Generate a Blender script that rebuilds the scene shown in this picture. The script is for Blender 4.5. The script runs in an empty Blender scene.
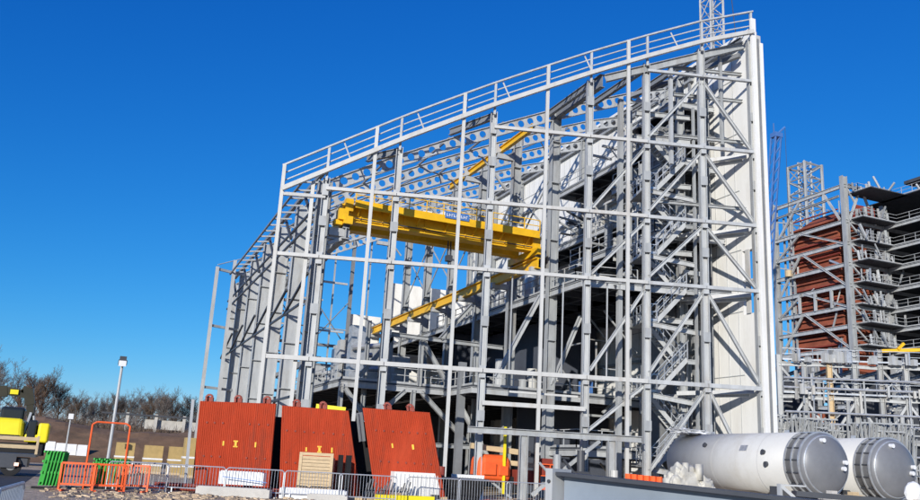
import bpy, math, random
from mathutils import Vector, Matrix, noise
random.seed(7)
R_ = math.radians
V = Vector
S = bpy.context.scene
col = S.collection
# ---------------------------------------------------------------- camera
YAW, PITCH, ROLL = R_(22.113), R_(14.3316), R_(3.1363)
EYE = 1.6
f0 = V((math.sin(YAW), math.cos(YAW), 0)); r0 = V((math.cos(YAW), -math.sin(YAW), 0)); u0 = V((0, 0, 1))
f1 = f0*math.cos(PITCH) + u0*math.sin(PITCH); u1 = u0*math.cos(PITCH) - f0*math.sin(PITCH)
r2 = r0*math.cos(ROLL) + u1*math.sin(ROLL); u2 = u1*math.cos(ROLL) - r0*math.sin(ROLL)
cam = bpy.data.objects.new('camera', bpy.data.cameras.new('camera')); col.objects.link(cam)
cam.matrix_world = Matrix(((r2.x, u2.x, -f1.x, 0), (r2.y, u2.y, -f1.y, 0), (r2.z, u2.z, -f1.z, EYE), (0, 0, 0, 1)))
cam.data.sensor_width = 36; cam.data.lens = 850.4/920*36
cam.data.clip_start = 0.1; cam.data.clip_end = 6000
S.camera = cam
# ---------------------------------------------------------------- sky, sun, exposure
SUN_EL = 16.0
SUN_AZ = 221.0          # clockwise from +Y, where the sun stands
w = bpy.data.worlds.new('World'); S.world = w; w.use_nodes = True
nt = w.node_tree; bg = nt.nodes['Background']
sky = nt.nodes.new('ShaderNodeTexSky'); sky.sky_type = 'NISHITA'; sky.sun_disc = False
sky.sun_elevation = R_(SUN_EL); sky.sun_rotation = R_(SUN_AZ)
sky.air_density = 1.0; sky.dust_density = 0.0; sky.ozone_density = 4.0; sky.altitude = 0
sep = nt.nodes.new('ShaderNodeSeparateColor'); com = nt.nodes.new('ShaderNodeCombineColor'); nt.links.new(sky.outputs[0], sep.inputs[0])
SKY_S = 0.12                                             # deeper, polarised winter blue: one power curve per channel
for i, (g, k) in enumerate(((2.14, .97), (1.13, .80), (.69, 1.02))):
    a = nt.nodes.new('ShaderNodeMath'); a.operation = 'MULTIPLY'; a.inputs[1].default_value = SKY_S
    p = nt.nodes.new('ShaderNodeMath'); p.operation = 'POWER'; p.inputs[1].default_value = g
    m_ = nt.nodes.new('ShaderNodeMath'); m_.operation = 'MULTIPLY'; m_.inputs[1].default_value = k/SKY_S
    nt.links.new(sep.outputs[i], a.inputs[0]); nt.links.new(a.outputs[0], p.inputs[0]); nt.links.new(p.outputs[0], m_.inputs[0]); nt.links.new(m_.outputs[0], com.inputs[i])
nt.links.new(com.outputs[0], bg.inputs[0]); bg.inputs[1].default_value = SKY_S
sl = bpy.data.lights.new('sun', 'SUN'); sl.energy = 4.8; sl.angle = R_(0.53); sl.color = (1.0, 0.945, 0.86)
so = bpy.data.objects.new('sun', sl); col.objects.link(so)
sd = V((-math.sin(R_(SUN_AZ))*math.cos(R_(SUN_EL)), -math.cos(R_(SUN_AZ))*math.cos(R_(SUN_EL)), -math.sin(R_(SUN_EL))))
so.rotation_euler = sd.to_track_quat('-Z', 'Y').to_euler()
S.view_settings.view_transform = 'Standard'; S.view_settings.look = 'None'
S.view_settings.exposure = 0.0; S.view_settings.gamma = 1.0; S.view_settings.use_curve_mapping = False

# ---------------------------------------------------------------- materials
def mat(name, c, rough=0.6, metal=0.0, var=0.12, scale=1.5, dirt=None, dirt_amt=0.3, bump=0.0, bscale=30, stretch=(1, 1, 1), spec=0.4):
    m = bpy.data.materials.new(name); m.use_nodes = True
    n = m.node_tree.nodes; l = m.node_tree.links; b = n['Principled BSDF']
    b.inputs['Roughness'].default_value = rough; b.inputs['Metallic'].default_value = metal
    b.inputs['Specular IOR Level'].default_value = spec
    tc = n.new('ShaderNodeTexCoord'); mp = n.new('ShaderNodeMapping'); mp.inputs['Scale'].default_value = stretch
    l.new(tc.outputs['Object'], mp.inputs[0])
    a = n.new('ShaderNodeTexNoise'); a.inputs['Scale'].default_value = scale; a.inputs['Detail'].default_value = 6; a.inputs['Roughness'].default_value = 0.65
    l.new(mp.outputs[0], a.inputs[0])
    r = n.new('ShaderNodeValToRGB'); r.color_ramp.elements[0].position = 0.3; r.color_ramp.elements[1].position = 0.7
    r.color_ramp.elements[0].color = (*[x*(1-var) for x in c], 1); r.color_ramp.elements[1].color = (*[min(1, x*(1+var)) for x in c], 1)
    l.new(a.outputs[0], r.inputs[0]); out = r.outputs[0]
    if dirt:
        d = n.new('ShaderNodeTexNoise'); d.inputs['Scale'].default_value = scale*0.45; d.inputs['Detail'].default_value = 9; d.inputs['Roughness'].default_value = 0.75
        l.new(mp.outputs[0], d.inputs[0])
        q = n.new('ShaderNodeMapRange'); q.inputs[1].default_value = 0.52; q.inputs[2].default_value = 0.68; q.inputs[4].default_value = dirt_amt
        l.new(d.outputs[0], q.inputs[0])
        x = n.new('ShaderNodeMixRGB'); x.inputs[2].default_value = (*dirt, 1); l.new(q.outputs[0], x.inputs[0]); l.new(out, x.inputs[1]); out = x.outputs[0]
    l.new(out, b.inputs['Base Color'])
    if bump:
        e = n.new('ShaderNodeTexNoise'); e.inputs['Scale'].default_value = bscale; e.inputs['Detail'].default_value = 5; l.new(mp.outputs[0], e.inputs[0])
        k = n.new('ShaderNodeBump'); k.inputs['Strength'].default_value = bump; k.inputs['Distance'].default_value = 0.05
        l.new(e.outputs[0], k.inputs['Height']); l.new(k.outputs[0], b.inputs['Normal'])
    return m
M = {}
M['grey'] = mat('grey steel primer', (.33, .345, .35), .5, 0, .2, 1.0, (.2, .165, .13), .55, 0, 30, (2, 2, .5))
M['grey2'] = mat('mid grey steel', (.2, .21, .22), .5, 0, .15, .8, (.15, .13, .12), .4)
M['white'] = mat('white painted steel', (.50, .50, .48), .45, 0, .08, 1.0, (.33, .27, .2), .5, 0, 30, (2, 2, .4))
M['lgrey'] = mat('light grey steel', (.42, .435, .44), .45, 0, .16, 1.0, (.27, .23, .18), .5, 0, 30, (2, 2, .5))
M['galv'] = mat('galvanised steel', (.5, .52, .54), .38, .5, .2, 3, (.3, .3, .3), .3)
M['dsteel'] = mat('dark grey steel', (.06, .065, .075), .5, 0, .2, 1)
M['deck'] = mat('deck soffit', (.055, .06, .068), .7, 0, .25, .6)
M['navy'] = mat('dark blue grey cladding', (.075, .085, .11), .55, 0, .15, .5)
M['clad'] = mat('cream wall liner', (.80, .795, .76), .5, 0, .05, .6, (.55, .52, .45), .45, .15, .8, (1.5, 1.5, .3))
M['yellow'] = mat('crane yellow', (.80, .46, .012), .42, 0, .12, 1, (.3, .13, .01), .45)
M['yellow2'] = mat('plant yellow', (.85, .72, .02), .4, 0, .08, 1)
M['blue'] = mat('blue paint', (.07, .17, .42), .4, 0, .1, 1)
M['red'] = mat('red oxide primer', (.42, .052, .018), .75, 0, .16, 1.2, (.2, .05, .03), .7, .2, 18, (2.5, 2.5, .5), .2)
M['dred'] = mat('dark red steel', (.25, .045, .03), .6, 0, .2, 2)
M['boiler'] = mat('rust red boiler wall', (.27, .075, .04), .7, 0, .3, .5, (.12, .05, .035), .6)
M['orange'] = mat('safety orange plastic', (.85, .13, .03), .45, 0, .1, 2)
M['green'] = mat('green plastic mesh', (.05, .42, .06), .5, 0, .15, 2)
M['mark'] = mat('yellow marking paint', (.85, .5, .05), .6)
M['black'] = mat('black rubber', (.012, .012, .013), .75, 0, .3, 3)
M['dark'] = mat('black cover and gap shade', (.01, .01, .011), .8, 0, .3, 2)  # black covers, and the added block that blackens the panel gaps
M['olive'] = mat('dark olive paint', (.03, .027, .014), .5, 0, .2, 2)
M['tank'] = mat('pale grey vessel cladding', (.54, .54, .52), .5, 0, .05, .7, (.38, .35, .29), .45, .12, 1.2, (1, 1, .6))
M['head'] = mat('dark grey vessel head', (.19, .195, .205), .42, .1, .12, 1.2)
M['bgird'] = mat('blue grey primed girder', (.23, .275, .33), .45, 0, .12, .8, (.17, .2, .27), .4)
M['asphalt'] = mat('asphalt', (.045, .047, .052), .85, 0, .3, 3, (.09, .085, .08), .5, .2, 40)
M['gravel'] = mat('gravel yard', (.50, .385, .26), .95, 0, .5, 2.5, (.17, .12, .08), .75, .8, 12)
M['mound'] = mat('brown earth', (.19, .115, .065), .95, 0, .4, .25, (.06, .05, .03), .7, .8, 2)
M['bark'] = mat('winter bark', (.12, .085, .06), .9, 0, .3, 3)
M['bark2'] = mat('russet twigs', (.15, .09, .055), .9, 0, .3, 3)
M['bark3'] = mat('grey twigs', (.15, .13, .115), .9, 0, .3, 3)
M['tan'] = mat('tan wrapped blocks', (.42, .30, .12), .7, 0, .15, 2, (.3, .22, .09), .4)
M['wood'] = mat('pale timber', (.55, .42, .25), .7, 0, .15, 4, (.3, .2, .1), .3, .1, 20, (1, 1, 6))
M['wrap'] = mat('white plastic wrap', (.75, .76, .77), .35, 0, .06, 3)
M['conc'] = mat('pale concrete', (.5, .48, .44), .85, 0, .12, 1.5, (.3, .28, .25), .4, .2, 10)
M['sheet'] = mat('cream plastic sheeting', (.5, .48, .42), .5, 0, .15, 3, (.3, .27, .22), .5)
M['glass'] = mat('dark glass', (.02, .025, .03), .1, 0, .1, 1)
lampm = bpy.data.materials.new('amber lamp'); lampm.use_nodes = True
lampm.node_tree.nodes['Principled BSDF'].inputs['Emission Color'].default_value = (1, .28, .02, 1)
lampm.node_tree.nodes['Principled BSDF'].inputs['Emission Strength'].default_value = 1.3
M['lamp'] = lampm

# ---------------------------------------------------------------- mesh helpers
class MB:
    def __init__(s): s.v = []; s.f = []
    def quadbox(s, P):                                   # eight corners: bottom loop, top loop
        o = len(s.v); s.v += [tuple(p) for p in P]
        s.f += [tuple(o+i for i in q) for q in ((3, 2, 1, 0), (4, 5, 6, 7), (0, 1, 5, 4), (1, 2, 6, 5), (2, 3, 7, 6), (3, 0, 4, 7))]
        return s
    def box(s, x0, y0, z0, x1, y1, z1):
        return s.quadbox([(x0, y0, z0), (x1, y0, z0), (x1, y1, z0), (x0, y1, z0), (x0, y0, z1), (x1, y0, z1), (x1, y1, z1), (x0, y1, z1)])
    def frame(s, a, b, up):
        a = V(a); b = V(b); d = (b-a).normalized(); up = V(up)
        if abs(d.dot(up.normalized())) > .98: up = V((0, 1, 0)) if abs(d.y) < .9 else V((1, 0, 0))
        side = d.cross(up).normalized(); up = side.cross(d).normalized()
        return a, b, d, side, up
    def beam(s, a, b, h, w_=None, up=(0, 0, 1)):
        a, b, d, sd_, u = s.frame(a, b, up); w_ = w_ or h
        P = [c+sd_*(i*w_/2)+u*(j*h/2) for c in (a, b) for i, j in ((-1, -1), (1, -1), (1, 1), (-1, 1))]
        return s.quadbox(P)
    def hb(s, a, b, h, w_, t=.04, up=(0, 0, 1), tw=None):  # I-section: flanges square to 'up'
        a, b, d, sd_, u = s.frame(a, b, up)
        s.beam(a+u*(h/2-t/2), b+u*(h/2-t/2), t, w_, u); s.beam(a-u*(h/2-t/2), b-u*(h/2-t/2), t, w_, u)
        s.beam(a, b, h-2*t, tw or t, u); return s
    def tube(s, a, b, r, r1=None, n=6, cap=True):
        a, b, d, sd_, u = s.frame(a, b, (0, 0, 1)); r1 = r if r1 is None else r1; o = len(s.v)
        for c, q in ((a, r), (b, r1)):
            for i in range(n):
                t = 2*math.pi*i/n; s.v.append(tuple(c+(sd_*math.cos(t)+u*math.sin(t))*q))
        for i in range(n): s.f.append((o+i, o+(i+1) % n, o+n+(i+1) % n, o+n+i))
        if cap: s.f.append(tuple(o+i for i in reversed(range(n)))); s.f.append(tuple(o+n+i for i in range(n)))
        return s
    def lathe(s, base, axis, prof, n=40):                # prof: (distance along the axis, radius)
        base = V(base); axis = V(axis).normalized(); a, b, d, sd_, u = s.frame(base, base+axis, (0, 0, 1)); o = len(s.v)
        for t, r in prof:
            for i in range(n):
                q = 2*math.pi*i/n; s.v.append(tuple(base+d*t+(sd_*math.cos(q)+u*math.sin(q))*r))
        for k in range(len(prof)-1):
            for i in range(n): s.f.append((o+k*n+i, o+k*n+(i+1) % n, o+(k+1)*n+(i+1) % n, o+(k+1)*n+i))
        return s
    def rbox(s, x0, y0, z0, x1, y1, z1, bv=.15, taper=0):
        import bmesh
        bm = bmesh.new(); bmesh.ops.create_cube(bm, size=1); o = len(s.v)
        for v in bm.verts:
            q = 1-taper*(v.co.z+.5); v.co = V(((x0+x1)/2+v.co.x*(x1-x0)*q, (y0+y1)/2+v.co.y*(y1-y0)*q, (z0+z1)/2+v.co.z*(z1-z0)))
        bmesh.ops.bevel(bm, geom=list(bm.edges), offset=bv, segments=3, affect='EDGES', profile=.5)
        bm.verts.index_update()
        for v in bm.verts: s.v.append(tuple(v.co))
        for f in bm.faces: s.f.append(tuple(o+v.index for v in f.verts))
        bm.free(); return s
    def ico(s, c, r, sq=(1, 1, 1), jit=0):
        import bmesh
        bm = bmesh.new(); bmesh.ops.create_icosphere(bm, subdivisions=2, radius=1); o = len(s.v)
        for v in bm.verts:
            k = r*(1+random.uniform(-jit, jit)); s.v.append((c[0]+v.co.x*k*sq[0], c[1]+v.co.y*k*sq[1], c[2]+v.co.z*k*sq[2]))
        for f in bm.faces: s.f.append(tuple(o+v.index for v in f.verts))
        bm.free(); return s
    def lump(s, c, sx, sy, sz, seed=0, amp=.22, fr=2.6):
        import bmesh
        bm = bmesh.new(); bmesh.ops.create_icosphere(bm, subdivisions=5, radius=1); o = len(s.v)
        for v in bm.verts:
            p = v.co*fr+V((seed, 0, 0)); n_ = abs(noise.noise(p))*2+abs(noise.noise(p*2.7))*.9+abs(noise.noise(p*5))*.12
            q = V([math.copysign(abs(a)**.6, a) for a in v.co])*(1-amp*.5+amp*(n_-.6)); s.v.append((c[0]+q.x*sx, c[1]+q.y*sy, c[2]+q.z*sz))
        for f in bm.faces: s.f.append(tuple(o+v.index for v in f.verts))
        bm.free(); return s
    def build(s, name, m, parent=None, smooth=False, label=None):
        me = bpy.data.meshes.new(name); me.from_pydata(s.v, [], s.f); me.materials.append(M[m] if isinstance(m, str) else m)
        if smooth: me.shade_smooth()
        o = bpy.data.objects.new(name, me); col.objects.link(o)
        if parent:
            o.parent = parent; pl = parent
            off = V((0, 0, 0))
            while pl: off += V(pl.location); pl = pl.parent
            me.transform(Matrix.Translation(-off))
        if label: o['label'] = label
        return o
def thing(name, label, cat, loc=(0, 0, 0), group=None):
    o = bpy.data.objects.new(name, None); o.empty_display_size = .3; col.objects.link(o); o.location = loc
    o['label'] = label; o['category'] = cat
    if group: o['group'] = group
    return o
def tag(o, label, cat, group=None):
    o['label'] = label; o['category'] = cat
    if group: o['group'] = group
    return o
def centre(o):                                           # puts a one-mesh thing's origin at its own base
    me = o.data; xs = [v.co for v in me.vertices]
    c = V((sum(v.x for v in xs)/len(xs), sum(v.y for v in xs)/len(xs), min(v.z for v in xs)))
    me.transform(Matrix.Translation(-c)); o.location = c; return o
def struct(o): o['kind'] = 'structure'; return o
def dup(o, loc=None, rz=0, label=None, sc=None):
    def cp(q, par):
        c = q.copy(); col.objects.link(c); c.parent = par
        for ch in q.children: cp(ch, c)
        return c
    c = cp(o, None)
    if loc is not None: c.location = loc
    c.rotation_euler = (0, 0, rz)
    if sc: c.scale = (sc, sc, sc)
    if label: c['label'] = label
    return c

# ---------------------------------------------------------------- site frame
SK = R_(-16.0532)
NN = V((-math.sin(SK), math.cos(SK), 0)); TT = V((math.cos(SK), math.sin(SK), 0))
def FP(s_, z, off=0): p = NN*(50+off)+TT*s_; return V((p.x, p.y, z))
HX = [8.35, 13.6, 15.06, 18.8, 20.7, 23.9, 26.7, 30.3, 33.9, 37.2, 38.2]; HZ = [17.3, 20.34, 21.2, 23.2, 24.2, 25.75, 27.1, 28.7, 30.2, 31.3, 31.6]
def hz(x):
    if x <= HX[0]: return HZ[0]+(x-HX[0])*.58
    for i in range(len(HX)-1):
        if x <= HX[i+1]: return HZ[i]+(HZ[i+1]-HZ[i])*(x-HX[i])/(HX[i+1]-HX[i])
    return HZ[-1]
def hs(s_): return hz(FP(s_, 0).x)

# ---------------------------------------------------------------- ground
def sheet(name, x0, y0, x1, y1, z, m, nx=1, ny=1, fn=None):
    b = MB()
    for j in range(ny+1):
        for i in range(nx+1):
            x = x0+(x1-x0)*i/nx; y = y0+(y1-y0)*j/ny; b.v.append((x, y, z+(fn(x, y) if fn else 0)))
    for j in range(ny):
        for i in range(nx):
            a = j*(nx+1)+i; b.f.append((a, a+1, a+nx+2, a+nx+1))
    return struct(b.build(name, m))
sheet('ground', -2500, -600, 2500, 3500, 0, 'gravel')
b = MB(); b.v = [(-60, -20, .004), (-1.6, -20, .004), (-1.75, 29, .004), (-2.3, 36, .004), (-2.7, 62, .004), (-60, 66, .004)]; b.f = [(0, 1, 2, 3, 4, 5)]
struct(b.build('road', 'asphalt'))
from mathutils import noise
def md(x, y):
    t = max(0, min(1, (y-84)/16)); t = t*t*(3-2*t)
    n_ = noise.noise(V((x*.08, y*.08, 0)))*1.1+noise.noise(V((x*.3, y*.3, 3)))*.4+noise.noise(V((x*1.1, y*1.1, 8)))*.15
    return t*(3.9+n_)+max(0, (y-110))*.012*t - .3
struct(sheet('terrain', -90, 80, 62, 230, 0, 'mound', 150, 110, md))

# ---------------------------------------------------------------- trees
ORD = ['first', 'second', 'third', 'fourth', 'fifth', 'sixth', 'seventh', 'eighth', 'ninth', 'tenth', 'eleventh', 'twelfth', 'thirteenth', 'fourteenth', 'fifteenth', 'sixteenth', 'seventeenth', 'eighteenth', 'nineteenth']
TENS = ['twenty', 'thirty', 'forty', 'fifty', 'sixty']
def ordw(n):
    if n < 20: return ORD[n-1]
    t, u = divmod(n, 10)
    return TENS[t-2]+'-'+ORD[u-1] if u else TENS[t-2][:-1]+'ieth'
def tree_mesh(h, seed, spread=.5, bushy=False):
    rnd = random.Random(seed); T = MB(); B = MB()
    def grow(mb, p, d, L, r, lev):
        n_ = 4 if lev < 1 else 3 if lev < 3 else 2; q = p
        for k in range(n_):
            d = (d+V((rnd.uniform(-1, 1), rnd.uniform(-1, 1), rnd.uniform(-.2, .6)))*.2).normalized(); e = q+d*L/n_
            mb.tube(q, e, max(.014, r*(1-k/n_*.5)), max(.012, r*(1-(k+1)/n_*.5)), 5 if lev < 1 else 3, False)
            if lev < 4 and (k or lev or bushy):
                for j in range(rnd.choice((2, 3)) if lev < 3 else 2):
                    a = V((rnd.uniform(-1, 1), rnd.uniform(-1, 1), rnd.uniform(-.1, .8)))
                    grow(B, e, (d*.65+a*(.45+spread)).normalized(), L*rnd.uniform(.42, .66), r*.45, lev+1)
            q = e
    grow(T, V((0, 0, 0)), V((0, 0, 1)), h*.6, h*.017, 0)
    return T, B
TREES = [('bark', 0, 'dark brown tree'), ('bark2', 1, 'russet tree'), ('bark3', 2, 'pale grey tree'), ('bark', 3, 'broad dark tree'), ('bark3', 4, 'slim grey tree')]
protos = []
for m, k, _n in TREES:
    t = thing('bare_tree', 'x', 'tree', (0, 0, 0), 'bare winter trees along the earth bank')
    a, c = tree_mesh(7.5, 11+k, .3+.1*(k % 3), k in (1,)); a.build('trunk', m, t); c.build('crown', m, t); protos.append(t)
rt = random.Random(21); spots = []
for x, y, sc, k in ((-14.5, 118, 1.0, 2), (-12.5, 126, 1.15, 2), (-10.8, 112, .8, 3), (-9.4, 124, 1.0, 2), (-7.6, 110, .7, 1), (-7.6, 128, 1.0, 3), (-6.0, 114, .65, 1), (-6.6, 121, .95, 0), (-4.4, 112, .6, 3), (-17, 124, 1.0, 0), (-4.6, 124, .85, 0)): spots.append((x, y, sc*.88, k))
for i in range(40):
    a = -.03+i*.0054+rt.uniform(-.002, .002); y = rt.uniform(122, 160); spots.append((y*a, y, rt.uniform(.48, .68)*(.8+y/600)*(1.12 if a > .02 else 1.0), rt.choice((0, 2, 4, 4, 2, 3))))
spots.sort(key=lambda q: q[0]/q[1])
for i, (x, y, sc, k) in enumerate(spots):
    dup(protos[k], (x, y, md(x, y)-.2), random.uniform(0, 6), 'bare %s on the brown bank, %s from the left' % (TREES[k][2], ordw(i+1)), sc)
for t in protos:
    for ch in list(t.children): bpy.data.objects.remove(ch)
    bpy.data.objects.remove(t)
# low scrub and brambles on the bank, nobody could count it
b = MB()
for i in range(3600):
    x = random.uniform(-24, 26); y = random.uniform(101, 132); z = md(x, y); h = random.uniform(.3, 1.4)
    for k in range(3):
        b.tube((x, y, z), (x+random.uniform(-.6, .6), y+random.uniform(-.6, .6), z+h*random.uniform(.5, 1)), .025, .01, 3, False)
o = b.build('scrub', 'bark'); o['kind'] = 'stuff'; o['label'] = 'brown leafless scrub covering the earth bank'; o['category'] = 'scrub'
b = MB()
for i in range(1500):
    x = random.uniform(-45, 45); y = random.uniform(160, 215); z = md(x, min(y, 229)); h = random.uniform(1.5, 4.5)
    b.tube((x, y, z-.5), (x+random.uniform(-.8, .8), y, z+h), .09, .02, 3, False)
    for k in range(4):
        q = z+h*random.uniform(.3, .9); b.tube((x, y, q), (x+random.uniform(-1.4, 1.4), y, q+random.uniform(.3, 1.6)), .05, .015, 3, False)
o = b.build('woodland', 'bark3'); o['kind'] = 'stuff'; o['label'] = 'far bare woodland behind the earth bank'; o['category'] = 'woodland'
# long low viaduct / wall on the bank
t = thing('low_bridge', 'long low concrete rail bridge with a pale parapet crossing behind the earth bank', 'bridge', (4, 112, 4))
MB().beam((.5, 112, 5.7), (34, 112, 5.7), .2, .5).build('parapet', 'dsteel', t)
b = MB(); b.beam((5.5, 112.6, 4.7), (33, 112.6, 4.7), 1.1, .3); b.build('wall', 'conc', t)
for k in range(8): MB().beam((3.4+k*3.3, 112, 3.2), (3.4+k*3.3, 112, 5.9), .35).build('pier', 'conc', t)

# ---------------------------------------------------------------- main steel frame building
B = thing('steel_frame_building', 'huge unfinished grey steel frame hall with a curved rising roof and cream right wall', 'building', FP(8, 0))
def P(mb, name, m, par=None, label=None): return mb.build(name, m, par or B, label=label)
MUL = [-5.70, -.29, 5.10, 10.45, 15.82]
COL = [-3.12, 1.2, 7.05, 13.33, 17.14, 20.93, 24.45]
for s_ in COL:
    for zz in (4.6, 10.2, 15.6, 20.4, 25.2):
        if zz < hs(s_)-1.2: P(MB().beam(FP(s_, zz-.3, .06), FP(s_, zz+.3, .06), .47, .03, TT), 'splice_plate', 'grey')
for s_ in MUL:
    top = hs(s_)+1.62
    P(MB().beam(FP(s_, 0, -.05), FP(s_, top, -.05), .21, .21, TT), 'mullion', 'white')
P(MB().beam(FP(-3.9, 0, .25), FP(-3.9, hs(-3.9)-.2, .25), .22, .22, TT), 'mullion', 'white')
for s_ in COL:
    c_ = P(MB().hb(FP(s_, 0, .3), FP(s_, hs(s_)-.35, .3), .42, .42, .04, TT), 'column', 'lgrey')
    P(MB().beam(FP(s_, hs(s_)-.6, .02), FP(s_, hs(s_)+1.62, .02), .15, .15, TT), 'parapet_post', 'lgrey')
    for zz in (7.23, 13.34, 17.64, 22.69): 
        if zz < hs(s_)-1: P(MB().beam(FP(s_, zz-.42, .03), FP(s_, zz+.3, .03), .36, .02, TT), 'gusset_plate', 'lgrey', c_)
def seg(fz, s0, s1, n_, h, w_, off, name, m):
    b = MB(); 
    for i in range(n_):
        a = s0+(s1-s0)*i/n_; c = s0+(s1-s0)*(i+1)/n_; b.beam(FP(a, fz(a), off), FP(c, fz(c), off), h, w_)
    P(b, name, m)
seg(lambda s_: hs(s_)+1.62, -5.82, 24.6, 24, .1, .16, -.02, 'top_rail', 'lgrey')
seg(lambda s_: hs(s_)+1.12, -5.7, 24.5, 24, .07, .07, .12, 'parapet_rail', 'lgrey')
seg(lambda s_: hs(s_)+.62, -5.7, 24.5, 24, .07, .07, .12, 'parapet_rail', 'lgrey')
seg(lambda s_: hs(s_), -5.7, 24.5, 24, .27, .24, -.24, 'eaves_beam', 'white')
for i in range(len(MUL)-1):                               # short inclined ties in the parapet
    s_ = (MUL[i]+MUL[i+1])/2 if i else -2.0
    P(MB().tube(FP(s_-.25, hs(s_)+1.4, .1), FP(s_+.3, hs(s_)+.1, -.05), .05), 'parapet_tie', 'white')
P(MB().tube(FP(18.8, hs(18.8)+1.4, .1), FP(19.3, hs(19)+.1, -.05), .05), 'parapet_tie', 'white')
P(MB().beam(FP(-5.6, 17.05, -.05), FP(-3.1, 17.15, .2), .2, .2), 'girt', 'white')
for z, s0, s1, h in ((17.64, -3.1, 24.4, .21), (13.34, -5.6, 24.4, .21), (7.23, -5.6, 24.4, .25), (22.69, 7.05, 24.4, .2), (27.77, 17.1, 24.4, .17), (5.34, 7.05, 13.3, .25)):
    cs = [s0]+[c for c in COL if s0 < c < s1]+[s1]
    for a, c in zip(cs, cs[1:]): P(MB().beam(FP(a+.02, z, -.02 if a < 17 else .04), FP(c-.02, z, -.02 if a < 17 else .04), h, .22), 'girt', 'white' if a < 17 else 'lgrey')
P(MB().beam(FP(8.8, 6.15, .7), FP(13.0, 6.1, .7), .12, .1), 'girt', 'white')
for z0, sa, za, sb, zb in [(0, 17.3, 18.1, 20.8, 22.4), (0, 17.3, 13.8, 20.8, 17.3), (0, 17.3, 23.2, 20.8, 27.4), (0, 17.3, 7.8, 20.8, 13.0), (0, 17.3, 2.0, 20.8, 6.9),
                          (0, 21.1, 27.4, 24.3, 22.9), (0, 21.1, 22.3, 24.3, 17.9), (0, 21.1, 17.3, 24.3, 13.6), (0, 21.1, 13.0, 24.3, 7.6), (0, 21.1, 6.9, 23.6, 2.0),
                          (0, 13.6, 13.7, 17.0, 17.3), (0, 13.6, 7.7, 17.0, 12.9), (0, 13.6, 18.0, 17.0, 22.3), (0, 13.5, 4.1, 17.0, 7.0)]:
    P(MB().hb(FP(sa, za, .28), FP(sb, zb, .28), .2, .2, .03, TT), 'brace', 'lgrey')
# second frame line just behind the right part of the face
for z in (26.0, 24.2, 20.9, 16.2, 11.6):
    P(MB().hb(FP(17.3, z, 3.0), FP(21.2, z, 3.0), .35, .2, .03), 'tie_beam', 'lgrey')
for z in (28.8, 26.8, 23.8, 19.1): P(MB().hb(FP(19.2 if z > 25 else 17.2, z, 1.2), FP(24.3, z, 1.2), .22, .2, .03), 'tie_beam', 'grey')
P(MB().beam(FP(18.9, 21.5, .5), FP(18.9, 29.0, .5), .22), 'hanger', 'lgrey')
P(MB().beam(FP(22.7, 23.5, 1.2), FP(22.7, 30.3, 1.2), .2), 'hanger', 'grey')
P(MB().beam(FP(16.0, 0, 2.2), FP(16.0, 26.5, 2.2), .3), 'inner_post', 'grey')
# low portal in front, grey
P(MB().hb(FP(6.2, 3.72, -1), FP(16.4, 3.72, -1), .36, .3, .04), 'portal_beam', 'grey')
for s_ in (9.45, 14.6): P(MB().hb(FP(s_, 0, -1), FP(s_, 3.55, -1), .5, .4, .04, TT), 'portal_post', 'grey')
P(MB().beam(FP(10.0, .3, -1), FP(13.9, 3.5, -1), .2), 'brace', 'grey'); P(MB().beam(FP(7.4, 1.3, .8), FP(9.2, 0, .8), .12), 'brace', 'grey')

# inner frames on a regular grid behind the skewed face
YG = [44.2+6.23*k for k in range(8)]
def rafter(y, x0, x1):
    b = MB(); t = .02; c = .72; n_ = int((x1-x0)/c); c = (x1-x0)/n_
    for i in range(n_):
        xa = x0+i*c; xb = xa+c; za = hz(xa)-.75; zb = hz(xb)-.75; xm = (xa+xb)/2; zm = (za+zb)/2; N = 12; r = .255
        o = len(b.v); ring = []
        outer = []
        for k in range(N):
            a = 2*math.pi*(k+.5)/N; ca, sa = math.cos(a), math.sin(a); q = 1/max(abs(ca), abs(sa))
            ox = xm+ca*q*c/2; oz = zm+(ox-xm)/(c/2)*(zb-za)/2+sa*q*.42
            for yy in (y-t, y+t): b.v.append((ox, yy, oz))
            for yy in (y-t, y+t): b.v.append((xm+ca*r, yy, zm+sa*r*1.0))
        for k in range(N):
            p = o+4*k; q = o+4*((k+1) % N)
            b.f += [(p, q, q+2, p+2), (p+1, p+3, q+3, q+1), (p+2, q+2, q+3, p+3)]
        for dz in (.43, -.43): b.beam((xa-.01, y, za+dz), (xb+.01, y, zb+dz), .05, .26)
    return b
for k, y in enumerate(YG):
    if k == 0:
        P(MB().hb((27.6, y, hz(27.6)-.6), (37.2, y-2.2, hz(37.2)-.6), .5, .3), 'rafter', 'grey'); continue
    P(rafter(y, 11.2, 37.3), 'cellular_rafter', 'lgrey')
    cl = P(MB().hb((11.1, y, 0), (11.1, y, hz(11.1)-.3), .9, .42, .05, (1, 0, 0)), 'column', 'lgrey' if k > 1 else 'grey')
    for zz in range(3, 17, 3): P(MB().beam((10.66, y-.05, zz), (11.54, y-.05, zz), .04, .36), 'stiffener', 'grey', cl)
    P(MB().beam((11.6, y, 15.4), (12.9, y, 15.4), .5, .4).beam((11.6, y, 14.6), (12.6, y, 15.1), .2, .3), 'bracket', 'lgrey', cl)
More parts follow.
